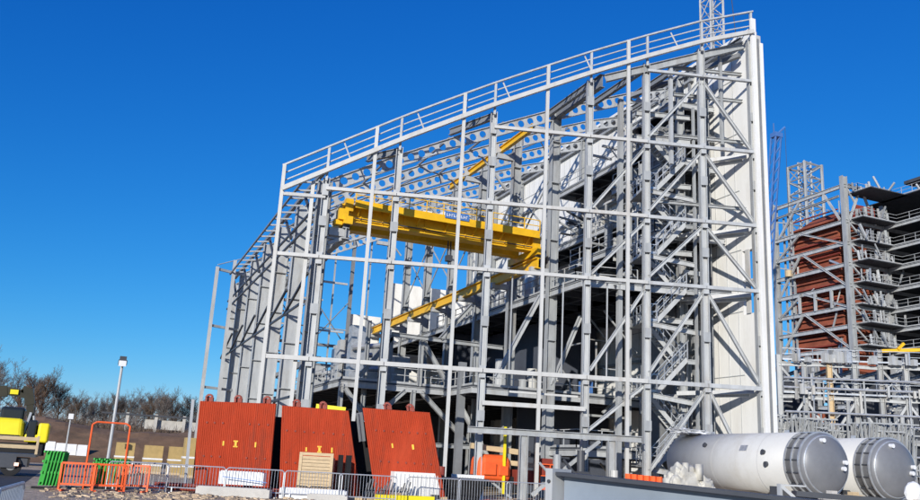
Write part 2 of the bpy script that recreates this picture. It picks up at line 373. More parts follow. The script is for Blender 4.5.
for k, y in enumerate(YG):
    if k == 0: continue
    cl = P(MB().hb((27.4, y, 0), (27.4, y, hz(27.4)-.3), .7, .42, .05, (1, 0, 0)), 'column', 'grey')
    for zz in (6.9, 10.2, 13.2, 17.2, 21.4, 24.5): P(MB().beam((27.08, y-.06, zz), (27.72, y-.06, zz), .05, .38), 'stiffener', 'grey', cl)
    for zz in (14.9, 25.2): P(MB().beam((25.7, y, zz), (27.04, y, zz), .4, .35), 'bracket', 'lgrey', cl)
    if k: P(MB().hb((37.0, y, 0), (37.0, y, hz(37)-.3), .5, .4, .05, (1, 0, 0)), 'column', 'grey')
P(MB().hb((27.4, YG[1], hz(27.4)-.7), (27.4, YG[0], hz(27.4)-.7), .9, .35), 'eaves_truss', 'grey2')
P(MB().hb((37.1, 42, 31.1), (37.1, 87.8, 31.1), .4, .3), 'eaves_truss', 'grey2')
P(MB().beam((36.9, 42, 29.9), (33.5, 50.4, 29.4), .3), 'roof_brace', 'grey2')
# purlins and plan bracing
for x in (15.2, 19.3, 23.3): P(MB().beam((x, YG[1]+.1, hz(x)-.25), (x, YG[-1], hz(x)-.25), .14, .1), 'purlin', 'grey2')
for k in range(1, 7):
    for x in (13.2, 21.3, 31):
        if (k+int(x)) % 2: P(MB().tube((x-2, YG[k], hz(x-2)-.35), (x+2, YG[k+1], hz(x+2)-.35), .06).tube((x+2, YG[k], hz(x+2)-.4), (x-2, YG[k+1], hz(x-2)-.4), .06), 'roof_brace', 'grey2')
# rafters that run from the first regular frame to the skewed face
for s_ in COL[1:6]:
    p = FP(s_, hs(s_)-.6, .3)
    P(MB().hb(p, (p.x-1.4 if s_ < 9 else p.x, YG[1], hz(p.x)-.6), .45, .25), 'link_beam', 'grey2')
# gutter walkway beams along the left eaves
P(MB().beam((9.7, 49.6, 18.35), (9.7, 81.5, 18.2), .12), 'gutter_beam', 'grey2'); P(MB().beam((11.0, 49.6, 19.25), (11.0, 88, 19.2), .25), 'gutter_beam', 'grey2')
for k in range(17): P(MB().beam((9.7, 50.5+k*1.9, 18.3), (11.0, 50.5+k*1.9, 18.5), .11), 'gutter_bracket', 'lgrey')
for z in (13.76, 7.43): P(MB().beam((11.65, 50, z), (11.65, 88, z), .26), 'side_rail', 'grey2')
for z in (16.7, 15.9, 10.9, 5.2): P(MB().beam((10.58, 50.6, z), (10.58, 88, z), .14, .12), 'side_rail', 'dsteel')
for k in range(1, 7):
    y = YG[k]
    P(MB().beam((10.55, y, 12.6), (10.55, y+6.2, 10.9), .14), 'side_brace', 'dsteel'); P(MB().beam((10.55, y+.3, hz(11)-2.6), (10.55, y+3, hz(11)-.6), .16), 'side_brace', 'dsteel')
    for z in (16.2, 10.3): P(MB().beam((11.6, y, z), (11.6, y+3.1, z-1.2), .16), 'knee_brace', 'grey2')
    P(MB().tube((11.6, y, 14.0 if k % 2 else 18.2), (11.6, y+6.2, 18.2 if k % 2 else 14.0), .08), 'side_brace', 'grey2')
for k in range(1, 7):
    for z in (9.2, 12.2, 15.0): P(MB().beam((11.6, YG[k], z), (13.1, YG[k], z+.0), .12), 'outrigger', 'lgrey')
for x in (13.3, 17.2, 21.4, 25.3):
    P(MB().beam((x, 88.2, 7), (x, 88.2, hz(x)-1), .16), 'wind_post', 'grey')
for z in (9.5, 12.0, 15.2): P(MB().tube((11.4, 88.1, z), (27, 88.1, z-.1), .07), 'sag_rod', 'grey')
for x, z in ((15.2, 13.3), (19.3, 13.3)): P(MB().tube((x, 88, z), (x+4, 88, z+5), .06).tube((x+4, 88, z), (x, 88, z+5), .06), 'cross_brace', 'grey2')
for k in range(2, 7):
    P(MB().beam((26.6, YG[k], 22.5), (24.4, YG[k], hz(24.4)-1.1), .14), 'knee_brace', 'grey'); P(MB().beam((12.0, YG[k], 16.5), (14, YG[k], hz(14)-1.1), .14), 'knee_brace', 'grey')
    P(MB().tube((27.4, YG[k], 17.5), (27.4, YG[k]-6.2, 22.5), .07).tube((27.4, YG[k]-6.2, 17.5), (27.4, YG[k], 22.5), .07), 'column_brace', 'grey')
for s_ in (-1.6, 2.9, 3.9, 8.7, 11.9, 14.7):
    P(MB().beam(FP(s_, 7.4, .5), FP(s_, 13.2, .5), .07), 'sag_rod', 'lgrey') if s_ > 8 else None
# far end frame
for x, y in ((8.35, 80.2), (9.9, 80.5)): P(MB().beam((x, y, 0), (x, y, hz(x)+1.2), .3), 'mullion', 'lgrey' )
for z in (18.3, 13.0, 7.4): P(MB().beam((8.35, 80.2, z), (11.1, 81.6, z), .22), 'girt', 'lgrey')
P(MB().tube((8.35, 80.2, 18.7), (11, 81.5, 20), .05), 'top_rail', 'lgrey')
for x in (15.2, 19.3, 23.3): P(MB().beam((x, 88, 0), (x, 88, hz(x)-.5), .35), 'mullion', 'grey2')
for z, x1 in ((13.3, 27), (11.2, 27), (8.2, 27), (17.6, 20)): P(MB().beam((11.1, 88, z), (x1, 88, z), .28), 'girt', 'grey2')
for x, xx in ((11.3, 15.2),): P(MB().tube((x, 88, 8.3), (xx, 88, 13.2), .08).tube((xx, 88, 8.3), (x, 88, 13.2), .08), 'brace', 'grey2')

# right hand wall with its cream liner
W = P(MB(), 'cladding_wall', 'clad') if False else None
b = MB()
def wallbox(y0, y1, z0, z1t=None, z1=None):
    if z1 is None: z1 = 31.9
    b.box(37.42, y0, z0, 37.62, y1, z1)
wallbox(41.3, 42.95, 0, z1=12.1); wallbox(41.3, 42.95, 0+16.3, z1=31.9); wallbox(42.95, 88, 0, z1=31.9)
W = P(b, 'cladding_wall', 'clad')
b = MB()
for k in range(44): b.box(37.385, 43.4+k*1.02, .1, 37.42, 43.43+k*1.02, 31.8)
for z in (4.1, 8.2, 12.3, 16.4, 20.5, 24.6, 28.7): b.box(37.38, 43.0, z, 37.42, 87.9, z+.05)
P(b, 'panel_joint', 'lgrey', W)
for y in (42.2,): P(MB().box(37.3, y, 12.1, 37.41, y+.35, 16.3), 'window_post', 'white', W)
for z in (14.2,): P(MB().box(37.43, 41.35, z, 37.6, 42.94, z+.14), 'window_rail', 'white', W)
b = MB(); b.box(37.62, 41.12, 0, 37.95, 41.35, 31.2); b.box(37.62, 42.95, 0, 37.85, 88, 31.6); b.box(37.62, 41.35, 0, 37.85, 42.95, 12.1); b.box(37.62, 41.35, 16.3, 37.85, 42.95, 31.6)
P(b, 'outer_cladding', 'white')
P(MB().box(37.6, 41.06, 0, 37.76, 41.11, 30.9), 'flashing_recess', 'grey2')
P(MB().box(37.2, 41.12, 0, 37.58, 41.28, 32.4), 'corner_flashing', 'clad')
P(MB().box(37.78, 40.98, 0, 38.02, 41.1, 30.6), 'corner_flashing', 'clad')
for y in (47.9, 49.6): P(MB().beam((37.25, y, 0), (37.25, y, 31), .2, .14), 'sheeting_post', 'grey2')
for k in range(9): P(MB().beam((37.2, 47.5, 3.3+k*3.4), (37.2, 88, 3.3+k*3.4), .2, .2), 'sheeting_rail', 'grey')
# struts between the face and that wall
for z in (22.6, 17.5, 13.2, 7.1):
    P(MB().beam((33.8, 45.2, z-.2), (37.2, 42.0, z), .26), 'corner_strut', 'lgrey'); P(MB().beam((33.9, 46.6, z-.3), (37.2, 42.4, z-.2), .2), 'corner_strut', 'lgrey')
P(MB().hb((36.4, 45.3, 0), (36.4, 45.3, 29.5), .6, .4, .05, TT), 'column', 'grey'); P(MB().hb((34.6, 45.6, 0), (34.6, 45.6, 29), .45, .4, .05, TT), 'column', 'grey')
for k in range(7): P(MB().beam((34.6, 45.5, 3+k*4), (36.4, 45.3, 3+k*4), .3), 'tie_beam', 'lgrey')

# decks
def handrail(pts, h=1.1, sp=1.4, r=.03):
    b = MB()
    for a, c in zip(pts, pts[1:]):
        a = V(a); c = V(c); L = (c-a).length; n_ = max(1, int(L/sp))
        for i in range(n_+1):
            p = a.lerp(c, i/n_); b.beam(p, p+V((0, 0, h)), .055)
        for q in (h, h*.55): b.beam(a+V((0, 0, q)), c+V((0, 0, q)), .05)
        b.beam(a+V((0, 0, .08)), c+V((0, 0, .08)), .15, .02)
    return b
def deck(pts, z, edge='lgrey', rail=None, t=.14, steelname='deck'):
    b = MB(); n_ = len(pts); b.v = [(x, y, z) for x, y in pts]+[(x, y, z-t) for x, y in pts]
    b.f = [tuple(range(n_)), tuple(reversed(range(n_, 2*n_)))]+[(i, i+n_, (i+1) % n_+n_, (i+1) % n_) for i in range(n_)]
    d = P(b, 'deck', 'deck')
    e = MB()
    for i in range(n_):
        a = pts[i]; c = pts[(i+1) % n_]; e.hb((a[0], a[1], z-t-.2), (c[0], c[1], z-t-.2), .4, .2, .03)
    P(e, 'edge_beam', edge, d)
    j = MB(); xs = [p[0] for p in pts]; ys = [p[1] for p in pts]
    y = min(ys)+2.2; j.hb(((min(xs)+max(xs))/2, min(ys)+.3, z-t-.3), ((min(xs)+max(xs))/2, max(ys)-.3, z-t-.3), .3, .16, .03)
    while y < max(ys)-.5: j.hb((min(xs)+.1, y, z-t-.25), (max(xs)-.1, y, z-t-.25), .36, .16, .03); y += 2.1
    P(j, 'joist', 'dsteel', d)
    if rail: P(handrail([(x, y, z) for x, y in rail]), 'handrail', 'lgrey', d)
    return d
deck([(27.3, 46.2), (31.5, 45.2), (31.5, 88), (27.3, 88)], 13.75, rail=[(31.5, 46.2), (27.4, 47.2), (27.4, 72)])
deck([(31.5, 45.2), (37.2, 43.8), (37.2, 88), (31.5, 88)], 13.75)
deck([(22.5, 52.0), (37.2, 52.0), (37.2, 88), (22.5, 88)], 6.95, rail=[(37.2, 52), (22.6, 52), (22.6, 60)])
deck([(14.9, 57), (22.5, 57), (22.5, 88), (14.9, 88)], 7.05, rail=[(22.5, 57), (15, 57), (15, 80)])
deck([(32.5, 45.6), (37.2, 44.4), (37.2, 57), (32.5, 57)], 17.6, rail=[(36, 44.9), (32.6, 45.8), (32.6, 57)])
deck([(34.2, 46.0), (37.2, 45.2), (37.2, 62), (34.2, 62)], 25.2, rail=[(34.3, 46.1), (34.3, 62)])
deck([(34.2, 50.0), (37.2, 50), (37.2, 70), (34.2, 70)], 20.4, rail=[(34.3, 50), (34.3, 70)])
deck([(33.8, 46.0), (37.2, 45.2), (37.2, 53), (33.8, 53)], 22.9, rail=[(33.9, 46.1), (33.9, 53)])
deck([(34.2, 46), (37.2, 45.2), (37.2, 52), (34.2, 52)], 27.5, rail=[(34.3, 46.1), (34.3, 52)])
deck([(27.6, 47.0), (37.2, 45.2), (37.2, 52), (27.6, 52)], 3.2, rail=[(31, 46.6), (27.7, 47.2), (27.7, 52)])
# dark inner wall panels and the part clad far wall
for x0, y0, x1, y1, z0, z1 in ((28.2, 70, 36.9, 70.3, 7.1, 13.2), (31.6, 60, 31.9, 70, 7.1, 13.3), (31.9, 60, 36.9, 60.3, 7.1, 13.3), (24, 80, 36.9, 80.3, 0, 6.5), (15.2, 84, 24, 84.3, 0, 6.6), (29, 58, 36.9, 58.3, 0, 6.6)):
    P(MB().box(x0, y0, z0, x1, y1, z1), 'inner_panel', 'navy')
P(MB().box(27.9, 88.3, 0, 37.4, 88.5, 21), 'end_wall', 'clad'); P(MB().box(23.6, 88.3, 8, 27.0, 88.5, 17), 'end_wall', 'clad')
# secondary frame above the low deck, left of centre
for a, c in (((18.3, 57, 10.45), (27, 57, 10.35)), ((18.3, 57, 7.1), (18.3, 57, 10.4)), ((20.6, 57, 7), (20.6, 57, 10.3)), ((23.0, 57, 7), (20.7, 57, 10.2)), ((18.4, 57, 10.2), (16.2, 57, 7.3)), ((24.9, 57, 0), (24.9, 57, 9.9)),
             ((20.2, 57, 0), (20.2, 57, 6.7)), ((15.2, 57, 6.5), (18, 57, 3.2)), ((19.6, 57, 6.6), (15.8, 57, 3.0)), ((20.8, 57, 6.6), (24.4, 57, 3.4)), ((15, 57.2, 3), (27, 57.2, 3.05)), ((24.4, 57, 13.3), (22.0, 57, 10.5)),
             ((15.0, 57, 0), (15.0, 57, 6.7)), ((16.9, 58, 0), (16.9, 58, 11.4))):
    P(MB().hb(a, c, .3, .28, .035, (1, 0, 0) if abs(a[0]-c[0]) < .1 else (0, 0, 1)), 'sub_frame_member', 'grey')
P(MB().beam((17.3, 55.5, 0), (17.3, 55.5, 11.6), .4, .35), 'dark_post', 'dsteel'); P(MB().beam((22.6, 54, 0), (22.6, 54, 8.6), .35, .5), 'inner_post', 'grey2')
P(MB().hb((23.6, 50.6, 7.4), (26.6, 50.5, 13.2), .3, .25, .03), 'brace', 'lgrey')
P(MB().hb((23.9, 56.7, 5.6), (27.3, 56.7, .5), .3, .25, .03), 'brace', 'lgrey')
P(MB().hb((29.8, 50.5, 12.2), (27.6, 50.4, 7.2), .25, .25, .03), 'brace', 'lgrey')
# lift shaft frame behind the stairs
P(MB().box(34.0, 47.2, 0, 35.2, 48.4, 26).box(35.4, 46.6, 0, 35.7, 46.9, 27), 'lift_shaft', 'grey2')

# stair tower
ST = P(MB().beam(FP(17.35, 0, 4.3), FP(17.35, 27, 4.3), .2).beam(FP(20.75, 0, 4.3), FP(20.75, 27, 4.3), .2).beam(FP(17.35, 0, 1.3), FP(17.35, 26, 1.3), .16).beam(FP(20.75, 0, 1.3), FP(20.75, 26, 1.3), .16), 'stair_tower', 'grey')
def flight(s0, z0, s1, z1, off, wd=1.0):
    b = MB(); 
    for o_ in (off, off+wd): b.beam(FP(s0, z0, o_), FP(s1, z1, o_), .28, .06)
    n_ = 11
    for i in range(n_):
        q = (i+.5)/n_; s_ = s0+(s1-s0)*q; z = z0+(z1-z0)*q; b.beam(FP(s_, z+.05, off), FP(s_, z+.05, off+wd), .04, .26)
    P(b, 'flight', 'lgrey', ST)
    b = MB()
    for o_ in (off, off+wd):
        for q in (1.1, .6): b.beam(FP(s0, z0+q, o_), FP(s1, z1+q, o_), .05)
        for i in range(5):
            q = i/4; s_ = s0+(s1-s0)*q; z = z0+(z1-z0)*q; b.beam(FP(s_, z, o_), FP(s_, z+1.1, o_), .055)
    P(b, 'handrail', 'galv', ST)
for k, z in enumerate((2.3, 6.75, 11.2, 15.6, 20.0)):
    flight(18.2, z, 20.2, z+2.2, 1.5); flight(20.2, z+2.2, 18.2, z+4.4, 3.0)
    b = MB(); b.box(-.9, 0, -.1, 0, 2.6, 0)
    for s0, s1, zz in ((17.3, 18.2, z), (20.2, 20.9, z+2.2)):
        b = MB(); b.beam(FP(s0, zz-.05, 2.8), FP(s1, zz-.05, 2.8), .08, 2.7); b.hb(FP(s0, zz-.2, 1.4), FP(s1, zz-.2, 1.4), .26, .12, .02); P(b, 'landing', 'grey', ST)
        P(handrail([tuple(FP(s0+.05, zz, 4.2)), tuple(FP(s0+.05, zz, 1.4)), tuple(FP(s1 if s1 < 19 else s0, zz, 1.4))], 1.1, .6), 'handrail', 'galv', ST)
    P(MB().hb(FP(17.3, z-.15, 1.3), FP(20.8, z-.6, 1.3), .3, .16, .03), 'landing_beam', 'lgrey', ST)
flight(20.2, .1, 18.2, 2.2, 3.0)
# runway beams for the travelling cranes (painted yellow)
P(MB().hb((26.1, 50.0, 15.35), (26.1, 88, 15.35), .75, .4, .06), 'runway_beam', 'yellow', label='yellow lower runway beam on the right hand columns')
P(MB().hb((12.6, 50.0, 15.35), (12.6, 88, 15.35), .75, .4, .06), 'runway_beam', 'grey')
P(MB().hb((26.1, 51.4, 25.8), (26.1, 67.4, 25.8), .5, .3, .05), 'runway_beam', 'yellow', label='yellow upper hoist beam under the roof')
# plant visible inside: ducts, pipes, machines on the decks
rnd = random.Random(5)
for i in range(46):
    z = rnd.choice((6.95, 6.95, 13.75, 13.75, 17.6, 20.4, 22.9, 25.2, 3.2, 0)); 
    x = rnd.uniform(34.5, 36.2) if z > 19 else rnd.uniform(33, 36) if z > 15 else rnd.uniform(29, 36) if z > 8 else rnd.uniform(24, 36) if z > 0 else rnd.uniform(18, 35)
    y = rnd.uniform(46.5 if z > 14 else 54, 52.5 if z > 14 else 66)
    if z == 20.4: y += 10
    if z == 3.2: y = rnd.uniform(47.5, 51); x = rnd.uniform(28.5, 36)
    if z == 0: y = rnd.uniform(53, 66)
    if rnd.random() < .5: b = MB().tube((x, y, z), (x, y, z+rnd.uniform(1, 2.6)), rnd.uniform(.25, .6), n=12)
    else:
        q = rnd.uniform(.4, 1.1); b = MB().box(x, y, z, x+q*.7, y+q, z+rnd.uniform(.6, 1.6))
    for k in range(2): b.tube((x, y, z+.5+k), (x+rnd.uniform(-2.5, 2.5), y, z+.6+k+rnd.uniform(-.1, 1.0)), .09, n=6)
    P(b, 'plant_unit', rnd.choice(('lgrey', 'white', 'grey', 'dsteel', 'galv')))
for i in range(95):
    z = rnd.uniform(1, 26); x = rnd.uniform(30.5, 36.5); y = rnd.uniform(46, 54); L = rnd.uniform(1, 4)
    d = rnd.choice(((1, 0, 0), (0, 0, 1), (0, 0, 1), (.7, 0, .7), (.7, 0, -.7), (0, 1, 0)))
    P(MB().beam((x, y, z), (min(37, x+d[0]*L), y+d[1]*L, min(27, z+d[2]*L)), rnd.choice((.07, .1, .16))), 'secondary_steel', rnd.choice(('lgrey', 'grey', 'galv', 'white')))
for i in range(16):
    x = rnd.uniform(15.5, 23); y = rnd.uniform(60, 80); h = rnd.uniform(1.5, 4.6)
    b = MB().box(x, y, 7.05, x+rnd.uniform(.6, 1.8), y+1, 7.05+h); b.tube((x, y-.3, 7.5+h*.5), (x+2.5, y-.3, 7.5+h*.6), .2, n=8); P(b, 'plant_unit', rnd.choice(('lgrey', 'white', 'grey', 'galv')))
P(MB().box(33.3, 56, 6.95, 34.2, 56.6, 8.4), 'plant_unit', 'blue')

# ---------------------------------------------------------------- travelling bridge crane
C = thing('bridge_crane', 'yellow travelling bridge crane spanning the hall on its runway beams', 'crane', (19, 50.5, 15.9))
YC = 50.6
for dy in (0, 2.0):
    g = MB().box(13.0, YC+dy, 16.32, 25.9, YC+dy+.6, 17.2); g.box(12.9, YC+dy-.1, 17.2, 26.0, YC+dy+.7, 17.26); g.box(12.9, YC+dy-.1, 16.26, 26.0, YC+dy+.7, 16.32)
    go = g.build('girder', 'yellow', C)
    for k in range(9): MB().box(13.6+k*1.45, YC+dy-.06, 16.34, 13.66+k*1.45, YC+dy-.003, 17.18).build('stiffener', 'yellow', go)
for x in (12.6, 26.1):
    e = MB().box(x-.28, YC-1.0, 15.85, x+.28, YC+3.6, 16.35).box(x-.3, YC-.3, 16.35, x+.3, YC+.8, 17.3); eo = e.build('end_carriage', 'yellow', C)
    for q in (-.6, 3.1): MB().tube((x-.2, YC+q, 15.93), (x+.2, YC+q, 15.93), .2, n=16).build('wheel', 'dsteel', eo)
g = MB().box(13.0, YC-.85, 17.2, 26.0, YC-.1, 17.26); g.box(13.0, YC-.9, 17.0, 26.0, YC-.84, 17.42)
for k in range(7): g.beam((13.4+k*2, YC-.8, 17.16), (13.4+k*2, YC-.06, 16.7), .07)
g.build('walkway', 'yellow', C)
handrail([(13, YC-.87, 17.35), (26, YC-.87, 17.35)], .9, 1.1).build('handrail', 'yellow', C)
tr = MB().box(18.6, YC+.1, 17.35, 21.6, YC+2.5, 17.55).box(19.3, YC+.3, 17.55, 20.3, YC+1.5, 18.1).tube((20.2, YC+1.9, 17.9), (21.5, YC+1.9, 17.9), .35, n=16).box(20.9, YC+.6, 17.55, 21.5, YC+1.1, 18.0).build('trolley', 'clad', C)
MB().box(20.35, YC+.1, 17.55, 20.8, YC+.5, 17.85).build('motor', 'orange', tr)
sg = MB().box(19.0, YC-.97, 17.3, 20.7, YC-.93, 17.75).build('sign_board', 'blue', C)
b = MB(); x = 19.1
for k in range(9):
    b.box(x, YC-.99, 17.42, x+.04, YC-.971, 17.62); b.box(x+.06, YC-.99, 17.42+.08*(k % 3), x+.11, YC-.971, 17.48+.07*(k % 3)); x += .17
b.build('lettering', 'wrap', sg)
for k, (x0, x1, zz) in enumerate(((16.2, 17.5, 18.0), (17.8, 18.5, 18.25), (22.4, 23.3, 18.1), (24.4, 25.2, 18.3))):
    MB().box(x0, YC-.0, 17.27, x1, YC+.5, zz-.4).build('control_cabinet', 'clad' if k % 2 else 'yellow', C)
MB().tube((13.2, YC-.2, 16.5), (25.8, YC-.2, 16.5), .04).build('conduit', 'dsteel', C)
MB().box(12.0, YC-.9, 16.1, 12.6, YC-.1, 16.8).box(11.8, YC-.7, 15.8, 12.3, YC-.2, 16.1).build('buffer', 'yellow', C)
b = MB().box(13.3, YC, 17.27, 14.2, YC+.5, 17.7).box(14.6, YC, 17.27, 15.9, YC+.4, 17.55).box(12.45, YC-.6, 16.8, 12.95, YC-.1, 17.6); b.build('drive_housing', 'yellow', C)
b = MB().tube((20.2, YC+1.3, 17.3), (20.2, YC+1.3, 15.4), .05).tube((20.4, YC+1.3, 17.3), (20.4, YC+1.3, 15.4), .05).box(20.1, YC+1.1, 15.0, 20.5, YC+1.5, 15.4).tube((20.3, YC+1.3, 15.0), (20.3, YC+1.3, 14.7), .07); b.build('hook_block', 'dsteel', C)

# ---------------------------------------------------------------- lattice masts and cranes
def mast(par, x, y, z0, z1, wd, name, m, leg=.16, step=None, lean=(0, 0)):
    b = MB(); h = wd/2; step = step or wd
    def q(sx, sy, z): t = z-z0; return V((x+sx*h+lean[0]*t, y+sy*h+lean[1]*t, z))
    cs = ((-1, -1), (1, -1), (1, 1), (-1, 1))
    for s_ in cs: b.tube(q(*s_, z0), q(*s_, z1), leg, n=6)
    z = z0; k = 0
    while z < z1-.1:
        zz = min(z+step, z1)
        for i in range(4):
            a, c = cs[i], cs[(i+1) % 4]; b.tube(q(*a, z), q(*c, z), leg*.5, n=4); (b.tube(q(*a, z), q(*c, zz), leg*.5, n=4) if k % 2 else b.tube(q(*c, z), q(*a, zz), leg*.5, n=4))
        z = zz; k += 1
    return b.build(name, m, par)
t = thing('tower_crane', 'white lattice tower crane mast rising out of the picture behind the roof', 'crane', (65.5, 79.5, 0))
mast(t, 65.5, 79.5, 0, 92, 2.0, 'mast', 'lgrey', .15, 2.2)
MB().box(62, 76, 0, 69, 83, 1.2).build('base', 'conc', t); MB().tube((66.0, 79.5, 91), (71.5, 81, 50), .05).build('hoist_rope', 'dsteel', t)
t = thing('mobile_crane', 'thin blue lattice crane boom standing behind the cream wall corner', 'crane', (78.8, 90, 0))
b = MB()
A0 = V((78.9, 90, 1.5)); A1 = V((75.55, 79.7, 45.2)); n_ = 34
for i in range(n_):
    p = A0.lerp(A1, i/n_); q = A0.lerp(A1, (i+1)/n_); hw = .42
    for sx, sy in ((-1, -1), (1, -1), (1, 1), (-1, 1)): b.tube(p+V((sx*hw, sy*hw, 0)), q+V((sx*hw, sy*hw, 0)), .14, n=4)
    b.tube(p+V((-hw, -hw, 0)), q+V((hw, -hw, 0)), .1, n=4); b.tube(p+V((-hw, hw, 0)), q+V((-hw, -hw, 0)), .06, n=4)
b.build('boom', 'blue', t)
b = MB().box(75.0, 79.2, 45.0, 76.2, 80.2, 45.6).tube((75.6, 79.4, 45.5), (76.4, 79.0, 46.4), .15).tube((75.2, 79.7, 45.4), (75.0, 79.5, 46.8), .1); b.build('boom_head', 'blue', t)
MB().tube((76.4, 79.0, 46.3), (76.6, 79.2, 20), .03).build('hoist_rope', 'dsteel', t)
MB().box(77, 88, 0, 81, 94, 2.6).build('crane_body', 'blue', t)
t = thing('mast_section', 'grey lattice mast top with corner tubes standing behind the boiler frame', 'crane', (110, 112, 0))
mast(t, 111.0, 110.5, 0, 57.5, 4.0, 'mast', 'grey', .28, 2.6); mast(t, 111.0, 110.5, 0, 58.3, 1.5, 'inner_mast', 'lgrey', .16, 1.8)

# ---------------------------------------------------------------- boiler building on the right
X0, Y0 = 99.0, 91.0
BB = thing('boiler_house', 'open steel boiler house frame packed with decks and pipes at the right edge', 'building', (X0, Y0, 0))
def Q(mb, name, m, par=None): return mb.build(name, m, par or BB)
LV = [21.3, 24.5, 27.4, 30.6, 33.8, 37.0, 40.4, 46.0]
LOW = [4, 8.5, 13, 17.3]
for x, y, top in ((X0, Y0, 47.5), (X0, Y0+14.6, 46.8), (X0, Y0+7.3, 20), (X0+7.8, Y0, 44), (X0+16, Y0-9, 52), (X0+15.6, Y0, 44), (X0+24, Y0, 44), (X0+7.8, Y0+14.6, 44), (X0+24, Y0-9, 52), (X0+7.9, Y0-9, 40)):
    Q(MB().hb((x, y, 0), (x, y, top), .9, .7, .08, (1, 0, 0)), 'column', 'grey' if x < X0+10 else 'grey2')
for z in LV+LOW:
    Q(MB().hb((X0, Y0, z), (X0, Y0+14.6, z), .6, .35, .05), 'beam', 'lgrey'); Q(MB().hb((X0, Y0, z), (X0+28, Y0, z), .5, .35, .05), 'beam', 'grey')
    if z < 41: Q(MB().hb((X0+7.8, Y0-9, z), (X0+28, Y0-9, z), .5, .35, .05), 'beam', 'grey'); Q(MB().hb((X0+7.8, Y0-9, z), (X0+7.8, Y0, z), .5, .35, .05), 'beam', 'lgrey')
Q(MB().hb((X0, Y0+1, 44.6), (X0, Y0+14.6, 44.3), .3, .3, .05), 'beam', 'grey')
for z in LV[:-1]+[44.5]:
    ex = (0, .8, -.5, .3, 1.1, -.2, .6)[LV.index(z) % 7] if z in LV else 0
    d = Q(MB().box(X0+1.0, Y0-1.7-ex if z < 44 else Y0-4, z+.3, X0+8.5, Y0+.5, z+.42).box(X0+7.9, Y0-9, z+.3, X0+30, Y0+14, z+.42), 'deck', 'deck')
    Q(handrail([(X0+.9, Y0+.4, z+.42), (X0+1.0, Y0-1.7-ex, z+.42), (X0+7.8, Y0-1.7-ex, z+.42), (X0+7.9, Y0-9, z+.42), (X0+26, Y0-9, z+.42)], 1.2, 1.7, .05), 'handrail', 'lgrey', d)
Q(MB().box(X0+7.5, Y0-7, 24, X0+8.5, Y0+13, 42), 'rear_lining', 'dsteel') if False else None
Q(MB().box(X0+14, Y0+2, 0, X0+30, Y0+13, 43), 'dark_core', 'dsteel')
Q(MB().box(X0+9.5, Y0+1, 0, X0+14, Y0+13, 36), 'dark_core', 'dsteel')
zs = [17.3]+LV
for i, (za, zb) in enumerate(zip([21.3, 27.4, 30.6, 37.0], [27.4, 30.6, 37.0, 40.4])):
    ym = Y0+9.2
    Q(MB().hb((X0-.1, Y0+14.2, za), (X0-.1, ym, zb), .3, .3, .04), 'brace', 'lgrey'); Q(MB().hb((X0-.1, Y0+.4, za), (X0-.1, ym-.4, zb), .3, .3, .04), 'brace', 'lgrey')
for i in range(len(LV)-1): Q(MB().beam((X0+.3, Y0-.1, LV[i+1]), (X0+3.8, Y0-.1, LV[i]+.5), .22), 'brace', 'lgrey')
for y in (3.4, 6.6, 9.8): Q(MB().beam((X0-.1, Y0+y, 27.6), (X0-.1, Y0+y, 30.4), .35), 'strut', 'lgrey')
for a, c in (((X0+.5, Y0-.2, 40.5), (X0+3, Y0-.2, 45.8)), ((X0+5.8, Y0-.2, 40.5), (X0+3.4, Y0-.2, 45.8)), ((X0, Y0+13.5, 41), (X0, Y0+9, 45.8)), ((X0, Y0+4, 45.8), (X0, Y0+1, 40.8))): Q(MB().beam(a, c, .3), 'brace', 'lgrey')
rnd = random.Random(3)
for k, z in enumerate(LV[:-1]+[44.5]):
    for q in range(9):
        x = X0+rnd.uniform(.6, 8); h = rnd.uniform(.8, 2.4); b = MB().tube((x, Y0-1-rnd.uniform(0, .4), z+.4), (x, Y0-1, z+.4+h), rnd.uniform(.1, .25), n=8)
        b.tube((x, Y0-1, z+.4+h*.7), (x+rnd.uniform(-1.5, 2), Y0-1, z+.4+h*.8), .1, n=6); Q(b, 'plant_unit', rnd.choice(('lgrey', 'grey', 'grey', 'grey2')))
for q in range(14):
    x = X0+rnd.uniform(8.5, 24); z = rnd.choice(LV[:-1]); h = rnd.uniform(.8, 2.3)
    Q(MB().tube((x, Y0-8.2, z+.4), (x, Y0-8.2, z+.4+h), rnd.uniform(.15, .4), n=8), 'plant_unit', rnd.choice(('lgrey', 'grey')))
for q in range(16):
    x = X0+rnd.uniform(2, 24); Q(MB().tube((x, Y0-rnd.uniform(0, 8), 44.9), (x, Y0-3, 46.2+rnd.uniform(0, 1.3)), .16, n=6), 'roof_post', 'lgrey')
for x in (X0+13.8,): 
    Q(MB().hb((x-3.5, Y0-9, 50), (x+9, Y0-9, 51), .6, .4, .05), 'beam', 'grey'); Q(MB().box(x-1, Y0-9, 48.5, x+12, Y0, 49), 'deck', 'deck')
Q(MB().box(X0+2.6, Y0+8.5, 26.5, X0+3.4, Y0+8.5, 26.6).tube((X0-.3, Y0+11.6, 33.9), (X0-.3, Y0+11.6, 34.9), .6, n=12), 'valve', 'wood')
for y in (Y0+13.2, Y0+12.2, Y0+11.4): Q(MB().beam((X0+.6, y, 20), (X0+.6, y, 43+rnd.random()*2), .25), 'strut', 'grey')
for k in range(9): Q(MB().beam((X0+.5, Y0+11.2, 22+k*2.6), (X0+.5, Y0+14.4, 23+k*2.6), .2), 'strut', 'lgrey')
